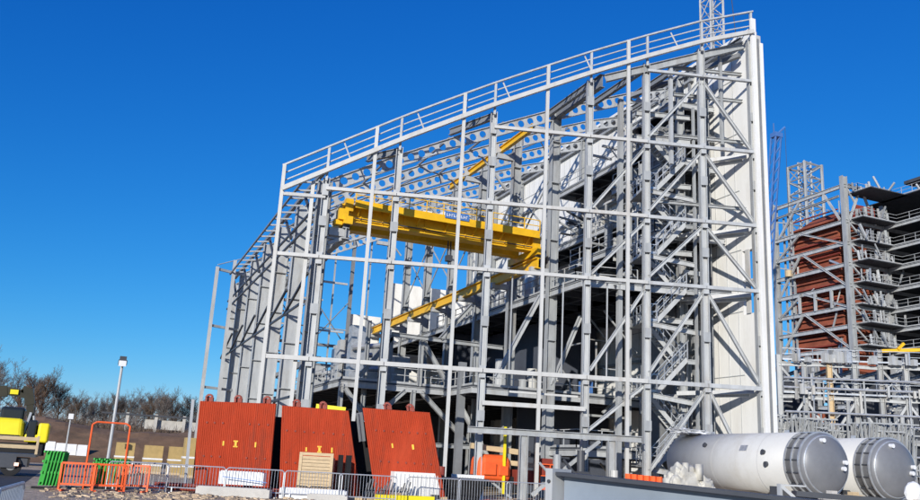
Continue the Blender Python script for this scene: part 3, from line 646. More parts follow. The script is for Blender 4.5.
for q in range(95):
    if q < 40: a = V((X0+rnd.uniform(.2, 1.0), Y0+rnd.choice((rnd.uniform(10.8, 14.4), rnd.uniform(0, 3), rnd.uniform(0, 14))), rnd.uniform(2, 43)))
    else: a = V((X0+rnd.uniform(1, 8), Y0-rnd.uniform(.2, 2.4), rnd.choice(LV[:-1])+.5)) if q < 75 else V((X0+rnd.uniform(8, 24), Y0-8.6, rnd.choice(LV[:-1])+.5))
    d = V(rnd.choice(((0, 0, 1), (0, 0, 1), (0, 1, .5), (0, -1, .6), (0, .4, -1)))) if q < 40 else V(rnd.choice(((0, 0, 1), (0, 0, 1), (.5, 0, 1), (-.6, 0, 1))))
    Q(MB().beam(a, a+d*rnd.uniform(1.2, 2.6), rnd.choice((.14, .2, .3))), 'secondary_steel', rnd.choice(('lgrey', 'grey', 'galv', 'white', 'grey2')))
for k, x in enumerate((X0+12, X0+19.5, X0+22)): Q(MB().hb((x, Y0-9.2, 0), (x, Y0-9.2, 44+4*k), .35, .35, .05), 'column', 'grey')
for q in range(60):
    a = V((X0+rnd.uniform(8, 26), Y0-rnd.uniform(8.3, 9.4), rnd.uniform(20, 47))); d = V(rnd.choice(((0, 0, 1), (1, 0, .8), (1, 0, -.8), (1, 0, 0))))
    Q(MB().beam(a, a+d*rnd.uniform(1.5, 3.5), rnd.choice((.12, .2))), 'secondary_steel', rnd.choice(('grey', 'grey2', 'dsteel', 'lgrey')))
for k in range(8): Q(MB().beam((X0+10+k*2, Y0-8.5, 44.9), (X0+10+k*2, Y0-8.5, 47.5+.55*k), .2), 'roof_post', 'lgrey')
for k in range(7):
    Q(MB().beam((X0-.2, Y0+.6+2*k, 17.6), (X0-.2, Y0+.6+2*k, 21.0), .18), 'strut', 'grey')
for z0_, z1_ in zip(LV, LV[1:]):
    Q(MB().hb((X0+8, Y0-9.1, z0_), (X0+15.6, Y0-9.1, z1_), .3, .3, .04), 'brace', 'grey')
# boiler casing inside it
BO = thing('boiler', 'tall rust red boiler casing banded with horizontal stiffeners inside the steel frame', 'boiler', (X0+4, Y0+7, 18))
b = MB(); z = 18.2
for k in range(8):
    z1 = z+2.95; b.quadbox([(X0+1.2, Y0+2.6, z), (X0+7.2, Y0+2.6, z), (X0+7.2, Y0+11.8, z), (X0+1.2, Y0+11.8, z), (X0+1.2, Y0+2.6, z1-.2), (X0+7.2, Y0+2.6, z1-.2), (X0+7.2, Y0+11.8, z1-.2), (X0+1.2, Y0+11.8, z1-.2)]); z = z1
b.build('casing', 'boiler', BO)
b = MB()
for k in range(24): b.box(X0+.8, Y0+2.3+.25*(k % 2), 18.4+k, X0+7.5, Y0+12.1-.3*((k+1) % 3), 18.66+k)
b.build('stiffener', 'boiler', BO)
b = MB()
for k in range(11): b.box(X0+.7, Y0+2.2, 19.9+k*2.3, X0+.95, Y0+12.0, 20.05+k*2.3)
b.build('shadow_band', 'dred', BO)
MB().quadbox([(X0+1.5, Y0+3, 41.6), (X0+7, Y0+3, 41.6), (X0+7, Y0+11.6, 41.6), (X0+1.5, Y0+11.6, 41.6), (X0+3, Y0+5, 43.4), (X0+6, Y0+5, 43.4), (X0+6, Y0+9, 43.4), (X0+3, Y0+9, 43.4)]).build('roof_casing', 'boiler', BO)
MB().box(X0+2.0, Y0-.4, 41.4, X0+5.6, Y0+.5, 43.2).build('header_box', 'dred', BO)

# pipe rack / support steel low in front of it
PR = thing('pipe_rack', 'dense grey steel pipe rack of trusses and columns below the boiler house', 'pipe rack', (60, 55, 0))
def K(mb, name, m): return mb.build(name, m, PR)
rnd = random.Random(9)
rk = [(58.2+1.95*k, 62.3-1.12*k) for k in range(10)]
zt = 13.4
for k, (x, y) in enumerate(rk):
    K(MB().hb((x, y, 0), (x, y, zt+rnd.uniform(-.6, .9)), .45, .4, .05, (1, -.5, 0)), 'column', rnd.choice(('grey', 'lgrey', 'grey')) if k != 2 else 'wood')
    K(MB().hb((x+2.5, y+5, 0), (x+2.5, y+5, zt+rnd.uniform(0, 2)), .4, .4, .05, (1, 0, 0)), 'column', 'grey2')
    K(MB().hb((x, y, 12.2), (x+2.5, y+5, 12.2), .3, .3, .04), 'beam', 'grey')
    if k:
        px, py = rk[k-1]
        for z in (12.6, 9.6, 5.8, 3.2): K(MB().hb((px, py, z), (x, y, z+rnd.uniform(-.1, .1)), .32, .2, .04), 'beam', 'lgrey' if z > 9 else 'grey')
        if k % 2: K(MB().beam((px, py, 6), (x, y, 9.4), .22), 'brace', 'lgrey'); K(MB().beam((px+.3, py, 12.3), (x, y, 9.8), .2), 'brace', 'grey')
        else: K(MB().beam((px, py, 9.4), (x, y, 6), .22), 'brace', 'lgrey'); K(MB().beam((px, py, 3.4), (x, y, 5.6), .2), 'brace', 'grey')
        for q in range(6):
            a = V((px, py, 0)).lerp(V((x, y, 0)), rnd.random()); z = rnd.uniform(1, 10)
            K(MB().tube(a+V((0, -.5, z)), a+V((0, -.5, z+rnd.uniform(1.5, 3.5))), rnd.uniform(.06, .2), n=6), 'pipe', rnd.choice(('lgrey', 'galv', 'white', 'grey')))
        for q in range(2):
            a = V((px, py, 0)).lerp(V((x, y, 0)), rnd.random()); K(MB().box(a.x, a.y-.9, 12.8, a.x+.5, a.y-.4, 13.2+rnd.random()*.7), 'valve', 'lgrey')
for z in (12.95, 9.9): K(handrail([(58.2, 61.8, z), (76, 51.6, z)], 1.1, 1.3), 'handrail', 'galv')
for z in (11.3, 8.2, 10.4, 7.2, 4.6): K(MB().tube((58.2, 61.7, z), (76, 51.4, z), .1, n=8), 'pipe', 'galv')
K(MB().box(60, 69, 0, 78, 69.4, 9.5), 'added_dark_backing', 'dsteel'); K(MB().box(77, 60, 0, 84, 60.4, 12), 'added_dark_backing', 'dsteel')  # dark sheets added behind the rack to darken the view between its members
for q in range(170):
    a = V((58.2, 63.5, 0)).lerp(V((76, 53.5, 0)), rnd.random())+V((0, rnd.uniform(-1, 5), rnd.uniform(.5, 12))); d = rnd.choice(((0, 0, 1), (0, 0, 1), (1, -.57, 0), (.7, -.4, .8), (.7, -.4, -.8), (.3, 1, 0)))
    K(MB().beam(a, a+V(d)*rnd.uniform(1, 3), rnd.choice((.1, .16, .22))), 'secondary_steel', rnd.choice(('lgrey', 'grey', 'galv', 'grey2', 'white')))
for q in range(26):
    a = V((58.2, 61.4, 0)).lerp(V((76, 51.4, 0)), rnd.random())+V((0, 0, rnd.choice((12.8, 9.8, 6)))); K(MB().tube(a, a+V((0, 0, rnd.uniform(.4, 1.2))), rnd.uniform(.1, .25), n=8), 'valve', rnd.choice(('lgrey', 'white', 'galv')))
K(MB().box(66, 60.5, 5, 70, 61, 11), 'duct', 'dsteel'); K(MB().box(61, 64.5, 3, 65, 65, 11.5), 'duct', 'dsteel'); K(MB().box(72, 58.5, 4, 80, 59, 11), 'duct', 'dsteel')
K(MB().box(62.4, 62.6, 4.2, 64.2, 63, 8.4), 'duct', 'boiler')
b = MB(); a = V((67, 58.5, 14.3)); b.beam(a, a+V((3.2, -1.8, .25)), .3).beam(a+V((1.2, -.9, .2)), a+V((1.8, -1.1, .8)), .25); K(b, 'hoist_beam', 'yellow')
# bundled lattice steel piled in front of the rack
for j in range(11):
    x = 41.8+1.1*j; y = 49.2-.45*j+rnd.uniform(-1, 1); z = (5.3 if j % 2 else 4.7)+rnd.random()*.5; L = 1.9
    t = thing('steel_truss', '%s grey lattice frame in the tangle behind the pale vessels, %s from the left' % (('short', 'tall')[j % 2], ordw(j+1)), 'steel frame', (x, y, 0), 'loose lattice steel frames behind the vessels')
    b = MB()
    for dy in (0, 1.2):
        for zz in (.1, z*.55, z+.6): b.beam((x, y+dy, zz), (x+L, y+dy-.8, zz), .1)
        for q in range(12):
            b.beam((x+L*rnd.random(), y+dy, z*rnd.uniform(.5, 1)), (x+L*rnd.random(), y+dy-.3, z+.6), .07)
        for q in range(5):
            xa = x+L*q/5; xb = x+L*(q+1)/5; b.beam((xa, y+dy, .1), (xb, y+dy-.4, z+.6), .07); b.beam((xb, y+dy-.3, .1), (xa, y+dy, z+.6), .07); b.beam((xa, y+dy, .1), (xa, y+dy, z+.6+rnd.random()*.5), .09)
    for q in range(6): b.beam((x+L*q/5, y, z+.6), (x+L*q/5, y+1.2, z*.5+rnd.random()), .07)
    b.build('frame', 'grey', t)

# ---------------------------------------------------------------- vessels
def vessel(x, y0, y1, zc, r, lab):
    t = thing('pressure_vessel', lab, 'vessel', (x, y0, 0), 'two pale horizontal vessels beside the hall')
    MB().lathe((x, y0, zc), (0, 1, 0), [(0, r), (.9, r), (.9, r)], 56).build('end_band', 'head', t, True)
    sh = MB().lathe((x, y0+.9, zc), (0, 1, 0), [(0, r+.01), (0, r+.05), (y1-y0-.9, r+.05), (y1-y0-.9, r-.1), (y1-y0-.6, r-.5), (y1-y0-.5, .01)], 56)
    so_ = sh.build('shell', 'tank', t)
    so_.data.polygons.foreach_set('use_smooth', [True]*len(so_.data.polygons))
    for q in (2.6, 5.9):
        b = MB().lathe((x, y0+q, zc), (0, 1, 0), [(0, r+.051), (0, r+.055), (.03, r+.055), (.03, r+.051)], 56); b.build('seam', 'tank', so_)
    for q, (a, yy) in enumerate(((-1.25, 1.6), (-1.62, 1.35), (-1.0, 6.0))):
        d = V((math.sin(a), 0, math.cos(a))); p = V((x, y0+yy+.6, zc))+d*r
        MB().tube(p, p+d*.16, .12, n=12).build('nozzle', 'dsteel', so_)
    prof = [(-.02, r+.02)]+[(-.4*r*math.sin(a*math.pi/24), r*math.cos(a*math.pi/24)) for a in range(0, 12)]+[(-.4*r, .01)]
    hd = MB().lathe((x, y0, zc), (0, 1, 0), prof[1:], 56).build('dished_head', 'head', t, True)
    b = MB()
    for q in (.0, .42, .85): b.lathe((x, y0+q, zc), (0, 1, 0), [(-.03, r), (-.03, r+.07), (.04, r+.07), (.04, r)], 56)
    b.build('ring', 'galv', t)
    for q in range(16):
        a = q*math.pi/8+.1; d = V((math.sin(a), 0, math.cos(a)))*(r+.03); MB().beam(V((x, y0, zc))+d, V((x, y0+.88, zc))+d, .05).build('stay_bar', 'dsteel', t)
    b = MB().lathe((x, y0-.17*r, zc), (0, 1, 0), [(0, .88*r), (0, .9*r+.03), (.04, .92*r+.03)], 56); b.build('head_ring', 'galv', hd)
    for dx, dz in ((-.25, .75), (.45, -.1), (.55, .1)):
        k = math.sqrt(max(0, 1-(dx*dx+dz*dz)))*.4*r; p = V((x+dx*r, y0-k, zc+dz*r)); MB().tube(p+V((0, .1, 0)), p+V((0, -.16, 0)), .1, n=12).build('nozzle', 'wrap', hd)
    for yy in (y0+2.0, y1-2.2):
        MB().beam((x, yy, zc+r), (x, yy+.25, zc+r), .35, .06).build('lifting_eye', 'galv', so_)
    p = V((x-math.sin(1.1)*(r+.06), y0+3.4, zc+math.cos(1.1)*(r+.06))); MB().beam(p, p+V((0, .5, 0)), .02, .3, (-math.sin(1.1), 0, math.cos(1.1))).build('name_plate', 'galv', so_)
    for yy in (y0+1.6, y1-1.8):
        MB().quadbox([(x-1.1, yy, 0), (x+1.1, yy, 0), (x+1.1, yy+.5, 0), (x-1.1, yy+.5, 0), (x-1.2, yy, zc-.75*r), (x+1.2, yy, zc-.75*r), (x+1.2, yy+.5, zc-.75*r), (x-1.2, yy+.5, zc-.75*r)]).build('saddle', 'dsteel', t)
    return t
vessel(30.35, 30.0, 39.6, 2.58, 1.4, 'long pale grey horizontal vessel with a dark domed end, left one of the two')
vessel(34.55, 30.0, 39.4, 2.58, 1.4, 'pale horizontal vessel with a dark domed end, at the right edge behind the first')
b = MB().lump((29.7, 38.7, 4.12), 1.0, .6, .16, 5, .5, 3)
tag(centre(b.build('loose_sheeting', 'wrap')), 'crumpled white sheeting lying on the far top of the left vessel', 'sheeting')
# wrapped white bundle and small things in front of the vessels
b = MB().lump((17.4, 22.9, 1.15), .6, .4, .92, 3, .16, 1.6).lump((17.1, 23.0, 1.0), .4, .35, .86, 8, .16, 1.8).lump((17.95, 22.7, .95), .34, .3, .8, 12, .16, 1.8).box(17.2, 22.6, 1.7, 17.35, 22.8, 2.12).box(17.6, 22.5, 1.6, 17.8, 22.7, 2.1)
tag(centre(b.build('white_bundle', 'sheet', None, True)), 'lumpy white plastic wrapped bundle standing behind the blue grey girder', 'bundle')
b = MB()
for k in range(6): b.tube((17.55+k*.2, 26.3-.09*k, .0), (17.55+k*.2, 26.3-.09*k, 1.70-.01*k), .11, n=8)
tag(centre(b.build('orange_barrels', 'orange')), 'orange plastic roll of netting between the column foot and the girder', 'netting roll')
for k in range(9):
    x = 23.2+k*.62; y = 22.6-k*.33; z = 1.2+.25*random.random()
    o = MB().box(x, y, 0, x+.4, y+.4, z).box(x+.05, y+.05, z, x+.3, y+.3, z+.1).build('crate', random.choice(('conc', 'wood', 'wrap', 'lgrey')))
    tag(centre(o), 'small pale crate in the row under the left vessel, %s from the left' % ordw(k+1), 'crate', 'small crates below the left vessel')
b = MB().ico((26.2, 21.9, 1.55), .42, (1, .5, 1)); tag(centre(b.box(26.1, 21.8, 0, 26.3, 22.0, 1.3).build('round_cover', 'clad')), 'round cream cover standing before the dark domed vessel end', 'cover')

# near blue grey plate girder (eye height) lying across the right foreground
G1 = thing('plate_girder', 'long blue grey steel plate girder across the right foreground with a white end plate', 'girder', (6.5, 7.5, 0))
ga = V((5.1, 9.15, 0)); gb = V((8.6, 1.2, 0)); gd = (gb-ga).normalized(); gn = V((gd.y, -gd.x, 0))
if gn.y > 0: gn = -gn
def gq(t, n_, z): p = ga+gd*t+gn*n_; return (p.x, p.y, z)
def gbox(b, t0, t1, n0, n1, z0, z1, dz=-.043): return b.quadbox([gq(t0, n0, z0), gq(t1, n0, z0), gq(t1, n1, z0), gq(t0, n1, z0), gq(t0, n0, z1+dz*t0), gq(t1, n0, z1+dz*t1), gq(t1, n1, z1+dz*t1), gq(t0, n1, z1+dz*t0)])
gbox(MB(), .14, 8.6, -.02, .02, .3, 1.57).build('web', 'bgird', G1)
tf = MB().quadbox([gq(.12, -.16, 1.575-.005), gq(8.6, -.16, 1.575-.37), gq(8.6, .17, 1.575-.37), gq(.12, .17, 1.57), gq(.12, -.16, 1.61), gq(8.6, -.16, 1.61-.37), gq(8.6, .17, 1.61-.37), gq(.12, .17, 1.61)]).build('top_flange', 'dsteel', G1)  # whole flange coloured dark, painting in the shadow of its underside
gbox(MB(), 0, .10, -.17, .2, .25, 1.645, 0).build('end_plate', 'lgrey', G1)
gbox(MB(), .14, 8.6, -.16, .17, .25, .3, 0).build('bottom_flange', 'bgird', G1)
for k in range(4): 
    p = gq(.06, .206, .6+k*.3); MB().tube(p, (p[0]+gn.x*.02, p[1]+gn.y*.02, p[2]), .02, n=8).build('bolt_hole', 'dsteel', G1)
b = MB()
for t0 in (.8, 6.5): b.quadbox([gq(t0, -.4, 0), gq(t0+.2, -.4, 0), gq(t0+.2, .4, 0), gq(t0, .4, 0), gq(t0, -.4, .25), gq(t0+.2, -.4, .25), gq(t0+.2, .4, .25), gq(t0, .4, .25)])
tag(centre(b.build('timber_bearer', 'wood')), 'timber bearers carrying the blue grey girder', 'bearer')
# second girder behind, right
G2 = thing('channel_girder', 'dark channel girder with a triangular white end bracket in front of the domed vessel ends', 'girder', (13, 12.5, 0))
ca = V((12.3, 12.9, 0)); cb = V((15.6, 11.3, 0))
MB().beam(ca+V((0, 0, 1.46)), cb+V((0, 0, 1.36)), .1, .3).beam(ca+V((0, 0, .7)), cb+V((0, 0, .7)), 1.35, .05).build('channel', 'dsteel', G2)
b = MB(); p = ca+V((-.25, .1, 0)); b.beam(p+V((0, 0, .3)), p+V((0, 0, 1.62)), .07).beam(p+V((0, 0, 1.6)), p+V((.35, -.17, 1.28)), .06).beam(p+V((0, 0, 1.3)), p+V((.5, -.2, 1.3)), .07).beam(p+V((0, 0, 1.6)), p+V((.45, -.2, 1.6)), .03); b.build('bracket', 'lgrey', G2)

# ---------------------------------------------------------------- red tube wall panels
def panel(tl, tr, bl, br, n_, lugs, lab, marks):
    tl, tr, bl, br = map(V, (tl, tr, bl, br)); nrm = (br-bl).cross(tl-bl).normalized()
    if nrm.y > 0: nrm = -nrm
    t = thing('boiler_wall_panel', lab, 'panel', (bl+br)/2, 'red boiler tube wall panels standing in a row')
    b = MB(); b.quadbox([bl, br, br-nrm*.12, bl-nrm*.12, tl, tr, tr-nrm*.12, tl-nrm*.12]); 
    for k in range(n_):
        q = (k+.5)/n_; b.tube(bl.lerp(br, q)+nrm*.0, tl.lerp(tr, q), .05, n=8)
    b.build('tube_sheet', 'red', t)
    for q in lugs:
        p = tl.lerp(tr, q); ax = (tr-tl).normalized(); m = MB(); up = (tl-bl).normalized()
        for k in range(7):
            a0 = math.pi*k/7; a1 = math.pi*(k+1)/7; m.beam(p+ax*math.cos(a0)*.13+up*(.16+.13*math.sin(a0)), p+ax*math.cos(a1)*.13+up*(.16+.13*math.sin(a1)), .09, .14)
        m.beam(p+ax*.13, p+ax*.13+up*.17, .09, .14, ax); m.beam(p-ax*.13, p-ax*.13+up*.17, .09, .14, ax); m.beam(p-nrm*.1, p-nrm*.1+up*.2, .16, .1, ax)
        m.build('lifting_lug', 'dred', t)
    b = MB(); c = MB()
    for qx, qy in marks[0]:
        p = bl.lerp(br, qx).lerp(tl.lerp(tr, qx), qy)+nrm*.055; b.tube(p, p+nrm*.03, .045, n=6)
    b.build('stud', 'dred', t)
    for qx, qy, ww, hh in marks[1]:
        p = bl.lerp(br, qx).lerp(tl.lerp(tr, qx), qy)+nrm*.055; ax = (br-bl).normalized(); u = (tl-bl).normalized()
        if ww > .15:
            c.beam(p+u*hh*.42, p-u*hh*.42, ww*.5, .02, ax); c.beam(p+u*hh*.42-ax*ww*.5, p+u*hh*.42+ax*ww*.5, hh*.2, .02, u); c.beam(p-u*hh*.42-ax*ww*.5, p-u*hh*.42+ax*ww*.5, hh*.2, .02, u)
        else: c.beam(p+u*hh*.5, p-u*hh*.5, ww, .02, ax)
    c.build('painted_mark', 'mark', t)
studs = [(x, y) for y in (.38, .76) for x in (.12, .22, .33, .68, .8, .92)]
panel((4.16, 40.1, 3.86), (7.30, 38.78, 3.92), (4.30, 40.35, .05), (7.42, 39.0, .05), 40, (.12, .5, .88), 'tall red ribbed boiler panel at the left end of the row with six dark studs on each side', (studs, [(.36, .53, .07, .2), (.52, .53, .2, .28), (.78, .53, .07, .22)]))
panel((7.56, 38.68, 3.86), (10.30, 37.52, 3.78), (7.85, 38.85, .05), (11.2, 37.6, .05), 38, (.22, .62), 'middle red ribbed boiler panel flaring out at its foot behind the timber pallet', ([(x, y) for y in (.36, .72) for x in (.08, .2, .33, .46, .6, .74, .88)], [(.35, .52, .07, .18), (.53, .53, .19, .28), (.7, .53, .07, .22)]))
panel((10.88, 37.3, 3.95), (13.66, 36.15, 3.9), (11.8, 37.3, .05), (14.75, 36.3, .05), 34, (.38, .72), 'red ribbed boiler panel leaning to the left at the right end of the row', ([(x, y) for y in (.42, .76) for x in (.15, .27, .4, .52, .64, .76, .88)], [(.36, .6, .07, .2), (.66, .6, .09, .22)]))
b = MB(); b.quadbox([(4.9, 41.4, 0), (14.2, 37.6, 0), (14.4, 38.6, 0), (5.1, 42.4, 0), (4.9, 41.0, 3.4), (13.2, 37.6, 3.4), (13.4, 38.2, 3.4), (5.1, 41.8, 3.4)])  # black block added behind the red panels so the gaps between them go dark
tag(centre(b.build('gap_shade_block', 'dark')), 'added black block behind the three red panels that darkens the gaps between them', 'gap shade block')
tag(centre(MB().beam((10.86, 37.75, 3.75), (11.15, 37.85, 2.5), .3, .05, (1, 0, 0)).beam((10.78, 37.7, 3.7), (11.05, 37.8, 2.5), .07, .1).build('side_frame', 'grey2')), 'grey ribbed side plate showing in the gap before the right red panel', 'side plate')
tag(centre(MB().beam((9.3, 39.5, 3.98), (10.6, 39.1, 3.9), .22, .5).beam((9.8, 39.6, 0), (9.8, 39.5, 3.9), .2).build('yellow_trestle', 'yellow2')), 'yellow steel trestle top showing above the middle red panel', 'trestle')
tag(centre(MB().beam((3.95, 39.9, 0), (3.82, 39.9, 3.9), .12).build('leaning_post', 'lgrey')), 'slim grey post beside the left red panel', 'post')

# ---------------------------------------------------------------- lamp post
t = thing('lamp_post', 'tall slim white lighting post with a square floodlight head', 'lamp post', (.87, 50.2, 0))
MB().tube((.87, 50.2, 0), (.87, 50.2, 6.1), .09, .07, 8).build('pole', 'lgrey', t)
hd = MB().box(.65, 49.95, 6.05, 1.1, 50.4, 6.3).box(.7, 50.0, 6.3, 1.05, 50.35, 6.5).build('lamp_head', 'dsteel', t)
MB().box(.68, 49.9, 5.95, 1.06, 49.945, 6.25).build('lens', 'wrap', hd)
t = thing('camera_pole', 'short thin pole with a small white top before the brown bank', 'pole', (-1.6, 62, 0))
MB().tube((-1.55, 62, 0), (-1.55, 62, 3.3), .05, n=6).build('pole', 'lgrey', t); MB().box(-1.7, 61.85, 3.3, -1.4, 62.1, 3.65).build('lamp_head', 'wrap', t)

# ---------------------------------------------------------------- excavator
E = thing('excavator', 'yellow excavator with a dark folded boom behind the flat trailer', 'excavator', (-5.3, 66, 0))
MB().box(-7.9, 65, .25, -3.5, 66, 1.0).build('track', 'black', E); MB().box(-7.9, 68, .25, -3.5, 69, 1.0).build('track', 'black', E)
b = MB().rbox(-7.0, 65.0, 1.15, -4.75, 68.8, 2.55, .3, .1)
bo = b.build('body', 'yellow2', E); MB().box(-6.3, 65.0, 1.25, -5.0, 65.12, 1.5).build('grille', 'olive', bo)
MB().rbox(-3.95, 65.2, 1.1, -3.25, 66.6, 2.35, .15).rbox(-4.7, 65.3, 1.1, -3.9, 68, 1.6, .1).build('side_housing', 'yellow2', E)
cb = MB().rbox(-4.6, 65.25, 1.2, -4.05, 66.6, 2.5, .1).rbox(-6.5, 66.6, 2.3, -5.0, 68.4, 3.3, .2).build('cab', 'glass', E)
MB().rbox(-9.6, 66.35, 3.0, -8.2, 66.85, 3.7, .1).beam((-8.6, 66.6, 3.3), (-7.3, 66.6, 4.1), .75, .5).beam((-7.6, 66.6, 4.05), (-6.3, 66.6, 4.3), .7, .5).beam((-6.5, 66.6, 4.32), (-5.1, 66.6, 4.15), .5, .45).build('boom', 'olive', E)
MB().box(-6.1, 66.25, 4.1, -5.6, 66.34, 4.4).build('boom_panel', 'yellow2', E)
MB().beam((-5.4, 66.6, 4.5), (-4.85, 66.6, 4.3), .45, .45).beam((-5.05, 66.6, 4.5), (-4.75, 66.6, 3.5), .6, .5).beam((-4.8, 66.6, 3.7), (-4.55, 66.6, 2.5), .45, .45).build('stick', 'olive', E)
MB().tube((-4.6, 66.3, 3.0), (-4.9, 66.3, 1.2), .1).tube((-4.4, 66.3, 2.8), (-4.1, 66.3, 1.4), .08).build('hydraulic_ram', 'galv', E)
MB().quadbox([(-4.5, 66.2, 1.0), (-3.4, 66.2, 1.0), (-3.4, 67.2, 1.0), (-4.5, 67.2, 1.0), (-4.2, 66.2, 2.2), (-3.6, 66.2, 2.2), (-3.6, 67.2, 2.2), (-4.2, 67.2, 2.2)]).build('bucket', 'black', E)
E.scale = (1.12, 1.12, 1.16); E.location = (-5.45, 73.5, .45)
# truck with trailer
t = thing('flatbed_truck', 'dark flatbed truck with wooden drop sides and a lit amber lamp', 'truck', (-5.5, 50, 0))
MB().box(-9, 49, .95, -2.55, 51.4, 1.1).build('bed', 'dsteel', t)
b = MB()
for z in (1.35, 1.75): b.box(-9, 48.95, z, -2.55, 49.03, z+.18)
b.box(-2.62, 48.94, 1.1, -2.5, 49.04, 2.0); b.box(-4.9, 48.94, 1.1, -4.8, 49.04, 2.0); b.build('drop_side', 'wood', t)
MB().box(-9, 49.2, .45, -2.9, 51.2, .9).box(-4.9, 48.98, .4, -3.4, 49.3, .95).build('chassis', 'dsteel', t)
for x in (-3.6, -6.3, -7.6):
    wh = MB().tube((x, 49.1, .48), (x, 49.45, .48), .48, n=20).build('wheel', 'black', t); MB().tube((x, 49.08, .48), (x, 49.11, .48), .22, n=16).build('hub', 'grey2', wh)
MB().box(-3.45, 48.86, .5, -3.25, 48.94, .66).build('tail_lamp', 'lamp', t)
MB().box(-9, 48.9, 1.0, -5.2, 49.0, 1.15).build('side_strip', 'blue', t)
# ---------------------------------------------------------------- barriers
def ped_barrier(loc, rz, lab, m='galv', L=2.3, group='grey pedestrian barriers along the yard', name='pedestrian_barrier', H=1.1):
    t = thing(name, lab, 'barrier', (0, 0, 0), group)
    f_ = MB(); r = .024
    f_.tube((-L/2+.08, 0, H), (L/2-.08, 0, H), r).tube((-L/2, 0, .02), (-L/2, 0, H-.08), r).tube((L/2, 0, .02), (L/2, 0, H-.08), r).tube((-L/2, 0, H-.08), (-L/2+.08, 0, H), r).tube((L/2, 0, H-.08), (L/2-.08, 0, H), r).tube((-L/2, 0, .22), (L/2, 0, .22), r)
    f_.build('frame', m, t); b_ = MB()
    for k in range(18): b_.tube((-L/2+L*(k+1)/19, 0, .22), (-L/2+L*(k+1)/19, 0, H), .009, n=4, cap=False)
    b_.build('bars', m, t)
    for x in (-L/2+.25, L/2-.25): MB().beam((x, -.3, .03), (x, .3, .03), .04, .04).beam((x, 0, .03), (x, 0, .22), .04).build('foot', m, t)
    t.location = loc; t.rotation_euler = (0, 0, rz); return t
fp = [(2.9, 37.2), (5.1, 36.3), (7.2, 35.5), (9.3, 34.7)]
pb = ped_barrier((1.85, 37.4, 0), R_(-14), 'galvanised pedestrian barrier standing right of the orange barriers, before the tan blocks')
labs = ['pedestrian barrier whose left end touches the red steel bars', 'pedestrian barrier in front of the left red panel and white packs', 'pedestrian barrier before the gap and the timber pallet', 'pedestrian barrier with a rounded end before the middle red panel']
for (x, y), l in zip([(4.0, 36.6), (6.2, 35.8), (8.4, 35.0), (10.45, 34.2)], labs): dup(pb, (x, y, 0), R_(-21), l)
for (x, y, a), l in zip([(13.6, 35.0, -10), (15.8, 34.6, -10), (17.9, 34.2, -12)], ['pedestrian barrier in front of the white block barrier', 'pedestrian barrier in front of the black skip', 'pedestrian barrier beside the grey portal post and orange lift']): dup(pb, (x, y, 0), R_(a), l)
dup(pb, (-.81, 11.8, 0), R_(87.4), 'nearest pedestrian barrier cut off by the lower left corner'); dup(pb, (2.0, 38.6, 0), R_(12), 'pedestrian barrier with splayed legs standing behind the first grey barrier')
# orange barriers
def orange_barrier(x, y, rz, lab):
    t = thing('slatted_barrier', lab, 'barrier', (0, 0, 0), 'orange plastic barriers in front of the green mesh'); L = 1.15
    b = MB().beam((-L/2, 0, 1.0), (L/2, 0, 1.0), .07).beam((-L/2, 0, .25), (L/2, 0, .25), .07).beam((-L/2, 0, .05), (-L/2, 0, 1.0), .07).beam((L/2, 0, .05), (L/2, 0, 1.0), .07); b.build('frame', 'orange', t)
    b = MB()
    for k in range(9): b.beam((-L/2+L*(k+1)/10, 0, .25), (-L/2+L*(k+1)/10, 0, 1.0), .03)
    b.build('bars', 'orange', t)
    for q in (-.45, .45): MB().beam((q, -.3, .04), (q, .3, .04), .07).build('foot', 'orange', t)
    t.location = (x, y, 0); t.rotation_euler = (0, 0, rz); return t
for x, y, rz, l in ((-.35, 35.2, -.15, 'orange slatted plastic barrier at the left, against the green mesh'), (.75, 35.35, .1, 'orange slatted plastic barrier in the middle under the tall orange frame'), (1.65, 36.3, -.35, 'orange slatted plastic barrier at the right, turned towards the grey fence')): orange_barrier(x, y, rz, l)
tag(centre(MB().tube((-.1, 35.9, 0), (-.1, 35.9, 2.45), .035).tube((-.1, 35.9, 2.45), (.05, 35.9, 2.55), .035).tube((.05, 35.9, 2.55), (1.1, 35.9, 2.55), .035).tube((1.1, 35.9, 2.55), (1.25, 35.9, 2.45), .035).tube((1.25, 35.9, 2.45), (1.25, 35.9, 0), .035).build('tube_gateway', 'orange')), 'tall orange tube gateway frame rising above the low barriers', 'frame')
def mesh_stack(x0, y0, n_, dx, dy, lab, h=1.35):
    for k in range(n_):
        x = x0+dx*k; y = y0+dy*k; t = thing('green_barrier', lab % ordw(k+1), 'barrier', (x, y, 0), 'bright green plastic barriers stacked together')
        b = MB().beam((x, y, 0.05), (x+.15, y, h), .09, 1.0, (0, 1, 0)) if False else MB()
        for q in range(6): b.beam((x+q*.03-.02, y+q*.2, .12), (x+q*.03+.1, y+q*.2, h), .05)
        for z in (.2, .6, 1.0, h): b.beam((x, y, z), (x+.18, y+1.05, z), .08, .05)
        b.build('panel', 'green', t); MB().beam((x-.25, y-.1, .05), (x+.25, y-.1, .05), .07, .12).build('foot', 'black', t)
mesh_stack(-1.62, 36.4, 6, .115, .02, 'green barrier in the upright stack beside the road, %s from the left')
mesh_stack(.15, 38.2, 7, .2, .04, 'green barrier seen through the orange ones, %s from the left', 1.15)
